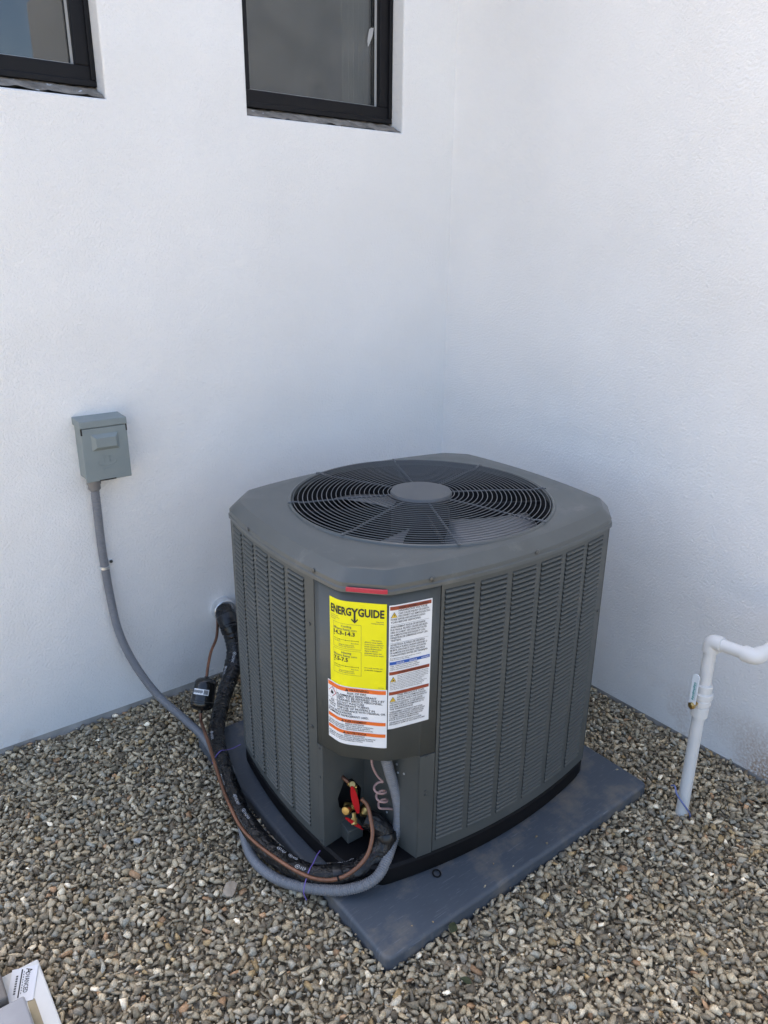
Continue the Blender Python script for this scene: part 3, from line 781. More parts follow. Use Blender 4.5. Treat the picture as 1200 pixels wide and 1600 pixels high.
# white and orange refrigerant warning
W0, W1, WZ0_, WZ1_ = 0.0470, 0.1965, 0.4535, 0.6085
wl = label_sheet('fire_warning_label', W0, W1, WZ0_, WZ1_, M_white, LF+.0008, 'white and orange flammable refrigerant warning label')
pr = Print(panel_pt); lt = LF+.0016
def band(u0, u1, ztop, hh, mi): pr.rect(u0, u1, ztop-hh, ztop, mi, lt, 20)
def warn_mark(u, v, s, l=lt+.0006):
    pr.poly([(u, v), (u+s, v), (u+s/2, v+s*.9)], INK, l); pr.rect(u+s*.45, u+s*.55, v+s*.25, v+s*.6, ORA, l+.0004)
zt = WZ1_
band(W0+.002, W1-.003, zt-.0025, .0100, ORA); warn_mark(W0+.053, zt-.0115, .008); pr.text('WARNING', W0+.062, zt-.0108, .0066, INK, lt+.0005)
lines = [('RISK OF FIRE', .058, .0195), ('FLAMMABLE REFRIGERANT', .032, .0265), ('USED. TO BE REPAIRED ONLY BY', .032, .0330), ('TRAINED SERVICE PERSONNEL.', .032, .0395), ('DO NOT PUNCTURE', .032, .0465), ('REFRIGERANT TUBING.', .032, .0530), ('DISPOSE OF PROPERLY IN', .032, .0600), ('ACCORDANCE WITH FEDERAL OR', .032, .0668), ('LOCAL REGULATIONS.', .003, .0735), ('FLAMMABLE REFRIGERANT USED.', .003, .0805)]
wd = [.044, .094, .112, .108, .065, .078, .090, .114, .066, .105]
for (t, u, d), ww in zip(lines, wd): pr.text(t, W0+u, zt-d, .0052, INK, lt, width=ww)
# pictogram diamond
cu, cv = W0+.0165, zt-.0270
pr.poly([(cu-.0130, cv), (cu, cv-.0135), (cu+.0130, cv), (cu, cv+.0135)], REDI, lt)
pr.poly([(cu-.0112, cv), (cu, cv-.0117), (cu+.0112, cv), (cu, cv+.0117)], WHI, lt+.0005)
pr.poly([(cu-.0040, cv-.0050), (cu+.0040, cv-.0050), (cu+.0046, cv-.0010), (cu+.0018, cv+.0040), (cu+.0010, cv+.0008), (cu-.0008, cv+.0062), (cu-.0042, cv-.0005)], INK, lt+.0010)
pr.rect(W0+.0305, W0+.0309, zt-.0440, zt-.0130, INKG, lt); pr.rect(W0+.002, W0+.0305, zt-.0444, zt-.0440, INKG, lt, 4)
pr.text('A2L', cu, zt-.0520, .0056, INK, lt, anchor='c'); pr.text('Refrigerant', cu, zt-.0580, .0045, INK, lt, anchor='c', maxw=.024); pr.text('Group', cu, zt-.0640, .0045, INK, lt, anchor='c', maxw=.020)
band(W0+.002, W1-.003, zt-.0865, .0088, ORA); warn_mark(W0+.043, zt-.0945, .007); pr.text('AVERTISSEMENT', W0+.051, zt-.0940, .0062, INK, lt+.0005, width=.052)
sm_ = ['RISQUE D\'INCENDIE', 'Frigorigene inflammable utilise. A faire reparer uniquement', 'par du personnel qualifie. Ne pas perforer la tuyauterie.', 'Mettre au rebut selon la reglementation federale ou locale.']
for k, t in enumerate(sm_): pr.text(t, (W0+W1)/2 if k == 0 else W0+.003, zt-.1000-.0046*k, .0034, INK, lt, anchor='c' if k == 0 else 'l', maxw=.132-.01*(k % 2))
band(W0+.002, W1-.003, zt-.1175, .0088, ORA); warn_mark(W0+.047, zt-.1255, .007); pr.text('ADVERTENCIA', W0+.055, zt-.1250, .0062, INK, lt+.0005, width=.048)
sm_ = ['RIESGO DE INCENDIO', 'Refrigerante inflamable. Debe ser reparado solo por personal', 'capacitado. No perfore la tuberia de refrigerante. Deseche', 'de acuerdo con las normas federales o locales.']
for k, t in enumerate(sm_): pr.text(t, (W0+W1)/2 if k == 0 else W0+.003, zt-.1310-.0046*k, .0034, INK, lt, anchor='c' if k == 0 else 'l', maxw=.138-.008*(k % 2))
pr.build('print', INKS, wl)
# white safety label right of it
Q0, Q1, QZ0, QZ1 = 0.1985, 0.3030, 0.5040, 0.8170
ql = label_sheet('safety_label', Q0, Q1, QZ0, QZ1, M_white, LF+.0004, 'tall white safety label with rust red bands')
pr = Print(panel_pt); lt = LF+.0012; zt = QZ1; wq = Q1-Q0
band(Q0+.002, Q1-.003, zt-.003, .0085, RUS); pr.text('WARNING / AVERTISSEMENT / ADVERTENCIA', Q0+.022, zt-.0095, .0042, INK, lt+.0005, maxw=.072)
def tri(u, v, s, glyph):
    pr.poly([(u, v), (u+s, v), (u+s/2, v+s*.92)], INK, lt); pr.poly([(u+s*.09, v+s*.06), (u+s*.91, v+s*.06), (u+s/2, v+s*.80)], TRI, lt+.0005)
    for g in glyph: pr.poly([(u+s*a, v+s*b) for a, b in g], INK, lt+.0010)
bolt = [[(.50, .62), (.58, .62), (.52, .42), (.60, .42), (.47, .14), (.50, .34), (.42, .34)]]
exc = [[(.45, .58), (.55, .58), (.53, .28), (.47, .28)], [(.46, .22), (.54, .22), (.54, .13), (.46, .13)]]
hand = [[(.36, .16), (.64, .16), (.66, .36), (.58, .30), (.55, .50), (.50, .34), (.44, .46), (.42, .30)]]
def para(lines, u, z, h, st, ww, mi=INK):
    for k, t in enumerate(lines): pr.text(t, u, z-st*k, h, mi, lt, width=ww*(0.90+0.10*((k*37 % 10)/10)) if k < len(lines)-1 else None, maxw=ww)
tri(Q0+.0035, zt-.0300, .0150, bolt)
para(['HAZARDOUS VOLTAGE', 'CAN CAUSE INJURY OR DEATH.', 'DISCONNECT ALL REMOTE ELECTRIC'], Q0+.0210, zt-.0165, .0044, .0066, .078)
para(['POWER SUPPLIES AND DISCHARGE CAPACI-', 'TORS BEFORE SERVICING.'], Q0+.0035, zt-.0365, .0044, .0066, .093)
pr.rect(Q0+.0035, Q1-.008, zt-.0478, zt-.0473, INKG, lt, 8)
para(['AVERTISSEMENT: RISQUE DE DECHARGE', 'ELECTRIQUE. PEUVENT CAUSER DES BLESS-', 'URES OU LA MORT. DECONNECTER TOUTES', 'LES ALIMENTATIONS ELECTRIQUES ET CON-', 'DENSATEURS DE DEMARRAGE AVANT L\'EN-', 'TRETIEN.'], Q0+.0035, zt-.0545, .0043, .0066, .093)
pr.rect(Q0+.0035, Q1-.008, zt-.0923, zt-.0918, INKG, lt, 8)
para(['ADVERTENCIA: EL RIESGO DE DESCARGA', 'ELECTRICA PUEDE CAUSAR LESIONES O', 'MUERTE. DESCONECTE TODAS LAS FUENTES', 'DE ALIMENTACION ELECTRICA Y DESCARGUE', 'CAPACITORES ANTES DE TRABAJAR.'], Q0+.0035, zt-.0985, .0043, .0066, .093)
para(['Equipment may start without notice.', 'Wait for parts to stop moving.'], Q0+.0035, zt-.1310, .0026, .0040, .085, INKG)
band(Q0+.0022, Q1-.003, zt-.1385, .0075, BLU)
for u in (.018, .050, .080): pr.text('NOTICE', Q0+u, zt-.1442, .0036, WHI, lt+.0005)
para(['Use copper conductors only.', 'Utiliser des conducteurs en cuivre seulement.', 'Utilice solamente conductores de cobre.'], Q0+.0035, zt-.1500, .0030, .0046, .075, INKG)
band(Q0+.002, Q1-.003, zt-.1635, .0080, RUS); pr.text('CAUTION / ATTENTION / PRECAUCION', Q0+.022, zt-.1698, .0042, INK, lt+.0005, maxw=.072)
tri(Q0+.0035, zt-.1895, .0145, hand)
for k in range(9):
    pr.text('Sharp edges can cut. Wear gloves when servicing this unit and keep hands clear' if k % 2 else 'Aretes vives. Porter des gants lors de la manipulation de cet appareil svp', Q0+(.021 if k < 4 else .0035), zt-.1760-.0042*k, .0026, INKG, lt, width=(.078 if k < 4 else .092-.006*(k % 3)))
band(Q0+.002, Q1-.003, zt-.2150, .0080, RUS)
tri(Q0+.0035, zt-.2410, .0145, exc)
para(['THIS PRODUCT CAN', 'EXPOSE YOU TO CHEMICALS INCLUD-', 'ING LEAD, WHICH ARE KNOWN TO'], Q0+.0210, zt-.2280, .0042, .0059, .076)
para(['THE STATE OF CALIFORNIA TO CAUSE CANCER', 'AND BIRTH DEFECTS OR OTHER REPRODUC-', 'TIVE HARM. FOR MORE INFORMATION GO TO', 'THE WARNINGS PAGE.'], Q0+.0035, zt-.2460, .0040, .0056, .092)
para(['AVERTISSEMENT: CE PRODUIT PEUT VOUS', 'EXPOSER A DES PRODUITS CHIMIQUES DONT', 'LE PLOMB, CONNU DANS CET ETAT POUR', 'CAUSER LE CANCER ET DES MALFORMATIONS', 'POUR PLUS D\'INFORMATIONS.'], Q0+.0035, zt-.2700, .0038, .0052, .092)
para(['ADVERTENCIA: ESTE PRODUCTO PUEDE', 'EXPONERLE A QUIMICOS INCLUYENDO PLOMO'], Q0+.0035, zt-.2975, .0036, .0050, .090)
pr.build('print', INKS, ql)

# fan grille ---------------------------------------------------------
GZ = ZT+0.010
hub = obj('hub_cap', lathe('hub_cap', [(0.083, -0.012), (0.084, -0.002), (0.081, 0.003), (0.074, 0.0045), (0.0, 0.0055)], 48, (0, 0, GZ+0.007)), M_motor, unit)
grille = bpy.data.objects.new('fan_grille', None); COL.objects.link(grille); grille.parent = unit
def gz(r): return GZ+0.006-0.012*(r/RO)**2*0.8
def torus(name, r, t, z, n=96, k=6):
    V = []; F = []
    for i in range(n):
        a = 2*math.pi*i/n
        for j in range(k):
            b = 2*math.pi*j/k; rr = r+t*math.cos(b); V.append((rr*math.cos(a), rr*math.sin(a), z+t*math.sin(b)))
    for i in range(n):
        for j in range(k):
            F.append((i*k+j, ((i+1) % n)*k+j, ((i+1) % n)*k+(j+1) % k, i*k+(j+1) % k))
    me = bpy.data.meshes.new(name); me.from_pydata(V, [], F)
    for p in me.polygons: p.use_smooth = True
    return me
nrg = 21
for i in range(nrg):
    r = 0.090+(0.345-0.090)*i/(nrg-1)
    obj('ring', torus('ring', r, 0.00125, gz(r)), M_wire, grille)
for i in range(8):
    a = R(19+45*i)-UTH
    for sgn in (-1,):
        P = []
        for k in range(9):
            r = 0.078+(0.352-0.078)*k/8; P.append((r*math.cos(a), r*math.sin(a), gz(min(r, .345))-0.0035+(0.006 if k == 8 else 0)))
        obj('spoke', tube_mesh('spoke', P, 0.0026, None, 6), M_wire, grille)
    q = Vector((0.3535*math.cos(a), 0.3535*math.sin(a), ZT+0.0070))
    bmc = bmesh.new(); box(bmc, -0.007, 0.007, -0.004, 0.004, -0.002, 0.002, 0.001); o = obj('clip', bmc, M_wire, grille, q, a)
# fan --------------------------------------------------------------
fan = bpy.data.objects.new('fan', None); COL.objects.link(fan); fan.parent = unit
obj('motor', lathe('motor', [(0.075, 0), (0.080, 0.01), (0.080, 0.085), (0.07, 0.10)], 32, (0, 0, 0.775)), M_dark, fan)
for i in range(3):
    V = []; F = []; nr, na = 8, 10
    for j in range(nr+1):
        r = 0.075+(0.325-0.075)*j/nr
        for k in range(na+1):
            t = k/na; a = R(122*i-64) + (t-0.5)*R(62)*(1.0-0.15*j/nr) + 0.35*(j/nr)
            V.append((r*math.cos(a), r*math.sin(a), 0.790+(t-0.5)*0.080*(1-0.3*j/nr)+0.012*math.sin(math.pi*t)))
    for j in range(nr):
        for k in range(na): o_ = j*(na+1)+k; F.append((o_, o_+1, o_+na+2, o_+na+1))
    me = bpy.data.meshes.new('blade'); me.from_pydata(V, [], F)
    for p in me.polygons: p.use_smooth = True
    o = obj('blade', me, M_fan, fan); md = o.modifiers.new('thickness', 'SOLIDIFY'); md.thickness = 0.002
for i in range(4):     # motor mounting arms under the grille
    a = R(64+90*i)
    P = [(0.07*math.cos(a), 0.07*math.sin(a), 0.868), (0.345*math.cos(a), 0.345*math.sin(a), 0.866)]
    obj('motor_arm', tube_mesh('motor_arm', P, 0.005, None, 8, spline=False), M_dark, fan)

# service valves in the recess ------------------------------------------
def valve(base, up, out, size, cap_col):
    """brass angle valve: body along `out`, hex cap along `up`"""
    v = bpy.data.objects.new('service_valve', None); COL.objects.link(v); v.parent = unit
    base = Vector(base); up = Vector(up).normalized(); out = Vector(out).normalized()
    obj('body', lathe('body', [(size*.62, 0), (size*.70, size*.3), (size*.70, size*1.6), (size*.55, size*1.9), (size*.55, size*2.3)], 14, base-out*size*1.2, out), M_brass, v)
    obj('neck', lathe('neck', [(size*.45, 0), (size*.45, size*1.0)], 12, base, up), M_brass, v)
    obj('cap', lathe('cap', [(size*.78, size*0.9), (size*.82, size*1.0), (size*.82, size*1.9), (size*.70, size*2.1), (size*.45, size*2.12)], 12, base, up), M_brass, v)
    return v
v1 = valve((-0.372, -0.222, 0.268), (-0.35, -0.55, 0.62), (0.62, -0.45, -0.55), 0.0105, 0)
v2 = valve((-0.378, -0.222, 0.205), (-0.75, -0.45, 0.25), (0.80, -0.45, -0.22), 0.0140, 0)
obj('flare_nut', lathe('flare_nut', [(0.0105, 0), (0.0155, .004), (0.0155, .018), (0.010, .024)], 6, (-0.357, -0.238, 0.196), (0.80, -0.45, -0.30)), M_brass, v2)
obj('service_port', lathe('service_port', [(0.005, 0), (0.005, .012), (0.0085, .012), (0.0085, .027), (0.006, .029)], 6, (-0.374, -0.232, 0.190), (-0.35, -0.60, -0.72)), M_brass, v2)
obj('service_port', lathe('service_port', [(0.004, 0), (0.004, .008), (0.0055, .008), (0.0055, .018)], 6, (-0.366, -0.232, 0.258), (-0.6, -0.6, -0.5)), M_brass, v1)
def red_tag(name, P, width, parent):
    # lens-shaped plastic collar between two points
    a, b = Vector(P[0]), Vector(P[1]); d = b-a; view = Vector((-0.62, -0.72, 0.3)); side = d.cross(view).normalized(); nrm = side.cross(d).normalized()
    bm = bmesh.new(); n = 12; top = []; bot = []
    for sgn in (1, -1):
        L = []
        for i in range(n+1):
            t = i/n; wv = width*math.sin(math.pi*(0.12+0.76*t))
            L.append((a+d*t+side*wv, a+d*t-side*wv))
        for i in range(n):
            q = [bm.verts.new(p+nrm*0.0015*sgn) for p in (L[i][0], L[i+1][0], L[i+1][1], L[i][1])]
            bm.faces.new(q if sgn > 0 else q[::-1])
    return obj(name, bm, M_redcap, parent)
red_tag('collar', ((-0.386, -0.242, 0.284), (-0.370, -0.246, 0.198)), 0.0085, v1)
red_tag('collar', ((-0.404, -0.240, 0.196), (-0.362, -0.258, 0.152)), 0.0045, v2)
bm = bmesh.new(); box(bm, -0.392, -0.345, -0.232, -0.188, 0.100, 0.146, 0.002)
for v in bm.verts:
    if v.co.z > 0.12: v.co.z += (-0.20-v.co.y)*-0.28
obj('valve_bracket', bm, M_gray, unit)['label'] = 'small grey bracket under the valves'
obj('stub_pipe', tube_mesh('stub_pipe', [(-0.375, -0.15, 0.272), (-0.385, -0.20, 0.283), (-0.376, -0.220, 0.272)], 0.005, 0.004, 10), M_copper, unit)
# coiled thin tube in the recess
P = [(-0.343, -0.262, 0.400), (-0.341, -0.264, 0.345), (-0.330, -0.270, 0.310)]
cxp, cyp = -0.333, -0.282
for k in range(0, 26):
    a = 2*math.pi*k/10+0.2; P.append((cxp+(0.0145-0.0001*k)*math.cos(a)+0.0006*k, cyp+0.012*math.sin(a), 0.292-0.0029*k))
P += [(-0.300, -0.286, 0.205), (-0.284, -0.284, 0.190), (-0.286, -0.282, 0.168), (-0.300, -0.278, 0.140)]
obj('pigtail_wire', tube_mesh('pigtail_wire', P, 0.0029, 0.003, 8), M_pink, unit)
# tie-down loop beside the base pan
lp = face_pt('R', -0.225, 0.014)[0]
me = torus('tie_loop', 0.010, 0.0022, 0, 24, 6)
o = obj('tie_loop', me, M_black, unit, (lp.x, lp.y, PADZ+0.004)); o.rotation_euler = (R(12), 0, 0)

# ------------------------------------------------------------------ black line set from the wall to the unit
def wrap_r(s, a):
    k = 0.0250 if s > 0.42 else 0.0250+0.0085*min(1.0, (0.42-s)/0.22)
    if s < 0.06: k = 0.030
    return k + 0.0030*noise.noise(Vector((s*38, math.cos(a)*1.3, math.sin(a)*1.3))) + (0.0009*math.sin(s*2*math.pi/0.017+a) if s < 0.55 else 0.0020*noise.noise(Vector((s*95, math.cos(a)*2.2, 7+math.sin(a)*2.2))))
black = [(-1.040, 0.020, 0.275), (-1.062, -0.040, 0.284), (-1.067, -0.085, 0.255), (-1.067, -0.125, 0.182), (-1.112, -0.180, 0.124), (-1.190, -0.262, 0.082), (-1.280, -0.398, 0.073),
         (-1.331, -0.537, 0.080), (-1.365, -0.667, 0.078), (-1.388, -0.806, 0.066), (-1.380, -0.943, 0.058), (-1.342, -1.051, 0.058), (-1.270, -1.119, 0.072), (-1.197, -1.136, 0.098), (-1.163, -1.132, 0.136), (-1.178, -1.108, 0.168), (-1.196, -1.088, 0.180)]
ls = thing('line_set', 'thick black wrapped refrigerant line curving from the wall to the unit', 'pipe', (-1.28, -0.39, 0.04))
def child_world(o, parent):
    o.parent = parent; o.matrix_parent_inverse = Matrix.Translation(parent.location).inverted(); return o
child_world(obj('insulation', tube_mesh('insulation', black, 0.025, 0.004, 20, rfun=wrap_r), M_wrap), ls)
# tape turns
def ring_band(name, P, r, m, parent, wdt=0.010):
    c = Vector(P[0]); d = (Vector(P[1])-c).normalized()
    return child_world(obj(name, lathe(name, [(r*.98, -wdt/2), (r, -wdt/2+.001), (r, wdt/2-.001), (r*.98, wdt/2)], 20, c, d), m), parent)
M_tape = mat('tape', (0.010, 0.010, 0.011), rough=0.30, bump=0.3, bscale=90, bdist=0.002)
sp = catmull(black, 12)
for i in (20, 23, 27, 56, 63, 141, 168):
    ring_band('tape', (sp[i], sp[i+1]), 0.0362 if i < 40 else 0.0272, M_tape, ls, 0.022)
# broken white print on the wrap: an oval emblem and slanted letter strokes, repeated along the roll
bpts, blen = resample(catmull(black), 0.004)
bT = [(bpts[min(i+1, len(bpts)-1)]-bpts[max(i-1, 0)]).normalized() for i in range(len(bpts))]
def wrap_pt(u, v, lift, s0=0.0, a0=0.0, skew=0.0):
    s = max(0.0, min(blen-0.005, s0+u+v*skew)); i = int(s/blen*(len(bpts)-1)); t = s/blen*(len(bpts)-1)-i
    i2 = min(i+1, len(bpts)-1); p = bpts[i].lerp(bpts[i2], t); T = bT[i].lerp(bT[i2], t).normalized()
    up = Vector((0, 0, 1)); up = (up-T*up.dot(T)).normalized(); sd2 = T.cross(up); a = a0+v/0.026
    return p+(up*math.cos(a)+sd2*math.sin(a))*(0.0290+lift+(0.0085*min(1.0, max(0.0, (0.42-s)/0.22))))
rp_ = random.Random(21); PV = Print(None)
for s0 in [0.05, 0.24, 0.30, 0.62, 0.80, 0.835, 0.90, 0.93, 0.99, 1.04, 1.075, 1.12, 1.16, 1.20, 1.235, 1.27, 1.31, 1.345]:
    a0 = rp_.uniform(-1.1, 0.9); sk = rp_.uniform(-0.6, 0.8)
    PV.fn = (lambda s0, a0, sk: (lambda u, v, l: wrap_pt(u, v, l, s0, a0, sk)))(s0, a0, sk)
    for k in range(14):       # oval
        a, b = 2*math.pi*k/14, 2*math.pi*(k+0.8)/14
        PV.poly([(0.0065*math.cos(a), 0.0045*math.sin(a)), (0.0065*math.cos(b), 0.0045*math.sin(b)), (0.0050*math.cos(b), 0.0033*math.sin(b)), (0.0050*math.cos(a), 0.0033*math.sin(a))], 0, 0)
    PV.rect(-0.002, 0.002, -0.001, 0.0012, 0, 0)
    for k in range(rp_.randint(3, 6)):
        u = 0.0095+0.0052*k; PV.rect(u, u+0.0013, -0.0035, 0.0035, 0, 0)
        if k % 2: PV.rect(u+.0013, u+0.0036, 0.0022, 0.0035, 0, 0)
        else: PV.rect(u+.0013, u+0.0036, -0.0006, 0.0006, 0, 0)
child_world(PV.build('print', [mat('wrap_print', (0.62, 0.63, 0.65), rough=0.5)], None), ls)
# sleeve in the wall
slv = obj('pipe_sleeve', lathe('pipe_sleeve', [(0.034, 0.0), (0.0425, 0.0), (0.0425, 0.040), (0.040, 0.042), (0.035, 0.042)], 32, (-1.052, 0.004, 0.281), (-0.08, -1, 0.0)), M_galv)
tag(slv, 'shiny metal sleeve where the black line enters the wall', 'pipe sleeve')

# ------------------------------------------------------------------ copper liquid line with filter drier
ll = thing('liquid_line', 'thin copper tube with a black filter drier beside the thick black line', 'copper pipe', (-1.29, -0.32, 0.05))
dt, db = Vector((-1.248, -0.280, 0.200)), Vector((-1.294, -0.318, 0.113)); dd = (db-dt).normalized()
cu1 = [(-1.085, -0.03, 0.262), (-1.104, -0.066, 0.246), (-1.140, -0.130, 0.240), (-1.190, -0.195, 0.237), (-1.230, -0.255, 0.225), tuple(dt+dd*0.004)]
cu2 = [tuple(db-dd*0.004), (-1.304, -0.340, 0.090), (-1.322, -0.405, 0.098), (-1.351, -0.509, 0.113), (-1.388, -0.646, 0.114), (-1.414, -0.768, 0.108), (-1.422, -0.876, 0.098), (-1.396, -1.010, 0.096), (-1.360, -1.105, 0.099), (-1.310, -1.150, 0.108), (-1.254, -1.165, 0.140), (-1.222, -1.154, 0.182), (-1.207, -1.127, 0.212), (-1.204, -1.108, 0.238), (-1.212, -1.094, 0.252)]
child_world(obj('tube', tube_mesh('tube', cu1, 0.0050, 0.006, 10), M_copper), ll)
child_world(obj('tube', tube_mesh('tube', cu2, 0.0053, 0.006, 10), M_copper), ll)
Ld = (db-dt).length
fd = child_world(obj('filter_drier', lathe('filter_drier', [(0.006, -0.004), (0.009, 0.0), (0.014, 0.0008), (0.021, 0.0025), (0.027, 0.0055), (0.0315, 0.0095), (0.0345, 0.0145), (0.0360, 0.021), (0.0364, 0.032), (0.0374, Ld-0.030), (0.0388, Ld-0.0285), (0.0388, Ld-0.0235), (0.0374, Ld-0.0220), (0.0366, Ld-0.016), (0.0335, Ld-0.0095), (0.027, Ld-0.004), (0.018, Ld-0.0008), (0.009, Ld), (0.0070, Ld+0.008)], 36, dt, dd), M_drier), ll)
fd['label'] = 'black filter drier canister'
# its white sticker: a patch wrapped on the cylinder, facing the viewer's side
q = Vector((0, 0, 1)).rotation_difference(dd)
toc = Vector((-0.62, -0.78, 0)); loc2 = q.inverted() @ toc; ac = math.atan2(loc2.y, loc2.x)
def dr_pt(u, v, lift): 
    a = ac+0.1+u/0.0395; return dt+q @ Vector(((0.0378+lift)*math.cos(a), (0.0397+lift)*math.sin(a), v))
P2 = Print(lambda u, v, l: dr_pt(-u, 0.066-v-0.012*0, l))
for i in range(10):
    a_, b_ = -0.026+0.052*i/10, -0.026+0.052*(i+1)/10; P2.poly([(a_, 0.010), (b_, 0.010), (b_, 0.028), (a_, 0.028)], 0, 0.0004)
for i in range(12): P2.rect(-0.024+0.0026*i, -0.0222+0.0026*i, 0.014+(i % 3)*0.001, 0.024, 1, 0.0008)
for i in range(4): P2.rect(0.010+0.0036*i, 0.0128+0.0036*i, 0.012, 0.026, 1, 0.0008)
st = P2.build('sticker', [M_white, M_inkg], None); st.parent = fd

# ------------------------------------------------------------------ electrical conduit, strap, disconnect box
def cond_r(s, a): return 0.0130+0.0009*math.sin(2*math.pi*s/0.0056)
cond = [(-1.461, -0.045, 0.838), (-1.460, -0.040, 0.751), (-1.458, -0.030, 0.640), (-1.454, -0.024, 0.557), (-1.451, -0.030, 0.458), (-1.444, -0.050, 0.336), (-1.420, -0.090, 0.228), (-1.381, -0.171, 0.132), (-1.336, -0.289, 0.078),
        (-1.316, -0.379, 0.056), (-1.324, -0.491, 0.049), (-1.347, -0.614, 0.044), (-1.378, -0.749, 0.029), (-1.414, -0.880, 0.024), (-1.403, -0.987, 0.030), (-1.357, -1.081, 0.046), (-1.292, -1.151, 0.060), (-1.223, -1.180, 0.085)]
def l2w(p): 
    c, s = math.cos(UTH), math.sin(UTH); return (UC[0]+p[0]*c-p[1]*s, UC[1]+p[0]*s+p[1]*c, p[2])
cond += [l2w(p) for p in ((-0.302, -0.306, 0.125), (-0.283, -0.300, 0.182), (-0.292, -0.298, 0.257), (-0.313, -0.296, 0.336), (-0.324, -0.292, 0.395), (-0.326, -0.288, 0.47))]
ec = thing('electrical_conduit', 'grey ribbed flexible conduit looping from the wall box to the unit', 'conduit', (-1.33, -0.30, 0.02))
child_world(obj('hose', tube_mesh('hose', cond, 0.0128, 0.0013, 12, rfun=cond_r), M_conduit), ec)
child_world(obj('connector', lathe('connector', [(0.0150, 0.0), (0.0185, 0.004), (0.0185, 0.016), (0.0210, 0.020), (0.0210, 0.036), (0.0190, 0.040)], 24, (-1.4613, -0.0452, 0.824), (0, 0, 1)), M_fitting), ec)
stp = thing('conduit_strap', 'small shiny metal strap holding the grey conduit to the wall', 'strap', (-1.454, 0.0, 0.557))
o = obj('band', lathe('band', [(0.0142, -0.0045), (0.0162, -0.0045), (0.0162, 0.0045), (0.0142, 0.0045)], 24, (0, -0.024, 0), (0.03, -0.03, 1)), M_galv, stp)
bm = bmesh.new(); box(bm, 0.012, 0.034, -0.004, 0.0005, 0.000, 0.012, 0.0012); obj('tab', bm, M_galv, stp)
hexbolt('screw', 0.0052, 0.004, (0.027, -0.004, 0.006), (0, -1, 0), M_screw, stp, 10)

bx = thing('disconnect_box', 'grey green metal electrical disconnect box on the white wall', 'electrical box', (-1.4205, 0, 0.952))
W2, H2, DP = 0.0680, 0.0945, 0.074
bm = bmesh.new(); box(bm, -W2+.003, W2-.003, -DP+.006, 0.0, -H2+.006, H2-.010, 0.002); obj('case', bm, M_box, bx)
bm = bmesh.new(); box(bm, -W2, W2, -DP, -DP+.0058, -H2, H2-.026, 0.0015)
cover = obj('cover', bm, M_box, bx)
bm = bmesh.new(); box(bm, -W2-.0015, W2+.0015, -DP-.0015, 0.001, H2-.024, H2, 0.002)
for v in bm.verts:
    if v.co.z > H2-.01: v.co.z += (v.co.y)*0.04
obj('hood', bm, M_box, bx)
for s_ in (-1, 1):
    bm = bmesh.new(); xx = s_*(W2+.0003); box(bm, min(xx, xx-s_*.004), max(xx, xx-s_*.004), -DP-.0006, -DP+.004, H2-.044, H2-.0245); obj('hinge_slot', bm, M_dark, bx)
# raised rectangular boss with sloping sides
def boss(x0, x1, z0, z1, d, ins):
    y = -DP-.0002; V = [(x0, y, z0), (x1, y, z0), (x1, y, z1), (x0, y, z1), (x0+ins, y-d, z0+ins), (x1-ins, y-d, z0+ins), (x1-ins, y-d, z1-ins), (x0+ins, y-d, z1-ins)]
    me = bpy.data.meshes.new('boss'); me.from_pydata(V, [], [(0, 1, 5, 4), (1, 2, 6, 5), (2, 3, 7, 6), (3, 0, 4, 7), (4, 5, 6, 7)]); return me
obj('boss', boss(-0.041, 0.040, 0.000, 0.050, 0.011, 0.011), M_box, cover)
# embossed emblem: swoosh under three strokes, a row of small marks below
P = [(0.028*math.cos(a), -DP-.0004, -0.038+0.011*math.sin(a)) for a in [R(150)+R(240)*i/24 for i in range(25)]]
em = obj('emblem', tube_mesh('emblem', P, 0.0009, None, 6, spline=False), M_box, cover); em['label'] = 'embossed oval emblem'
bm = bmesh.new()
for x, z, ww, hh in ((-.010, -.026, .002, .018), (-.004, -.020, .010, .0018), (.006, -.028, .002, .016), (.006, -.021, .010, .0018), (.006, -.035, .010, .0018)): box(bm, x, x+ww, -DP-.0012, -DP+.001, z-hh/2, z+hh/2)
for i in range(4): box(bm, -.016+.009*i, -.0105+.009*i, -DP-.0008, -DP+.001, -.062, -.057)
obj('embossing', bm, M_box, cover)
bm = bmesh.new(); box(bm, -0.030, 0.020, -DP-.0004, -DP+.004, -H2-.0005, -H2+.0035); obj('latch_slot', bm, M_dark, bx)

# ------------------------------------------------------------------ white PVC pipe with ball valve
pvc = thing('drain_pipe', 'white plastic pipe with ball valve rising from the gravel and elbowing into the wall', 'pipe', (-0.337, -1.460, 0))
def W(o): return child_world(o, pvc)
b0 = Vector((-0.340, -1.4615, -0.03)); b1 = Vector((-0.300, -1.442, 0.545)); b2 = Vector((-0.300, -1.560, 0.552)); b3 = Vector((0.004, -1.566, 0.553)); PR = 0.0167
ax = (b1-b0).normalized()
W(obj('riser', tube_mesh('riser', [b0, b0+(b1-b0)*.5, b1-ax*0.022], PR, None, 24, spline=False), M_pvc))
def elbow(c, d_in, d_out, m=M_pvc, r=0.0212, leg=0.030):
    d_in = Vector(d_in).normalized(); d_out = Vector(d_out).normalized(); p0 = c-d_in*leg; p3 = c+d_out*leg; k = 0.014
    P = [p0, c-d_in*k]+[(1-t)**2*(c-d_in*k)+2*t*(1-t)*c+t*t*(c+d_out*k) for t in (0.2, 0.4, 0.6, 0.8)]+[c+d_out*k, p3]
    return W(obj('elbow', tube_mesh('elbow', P, r, None, 24, spline=False), m))
elbow(b1, ax, b2-b1); elbow(b2, b2-b1, b3-b2)
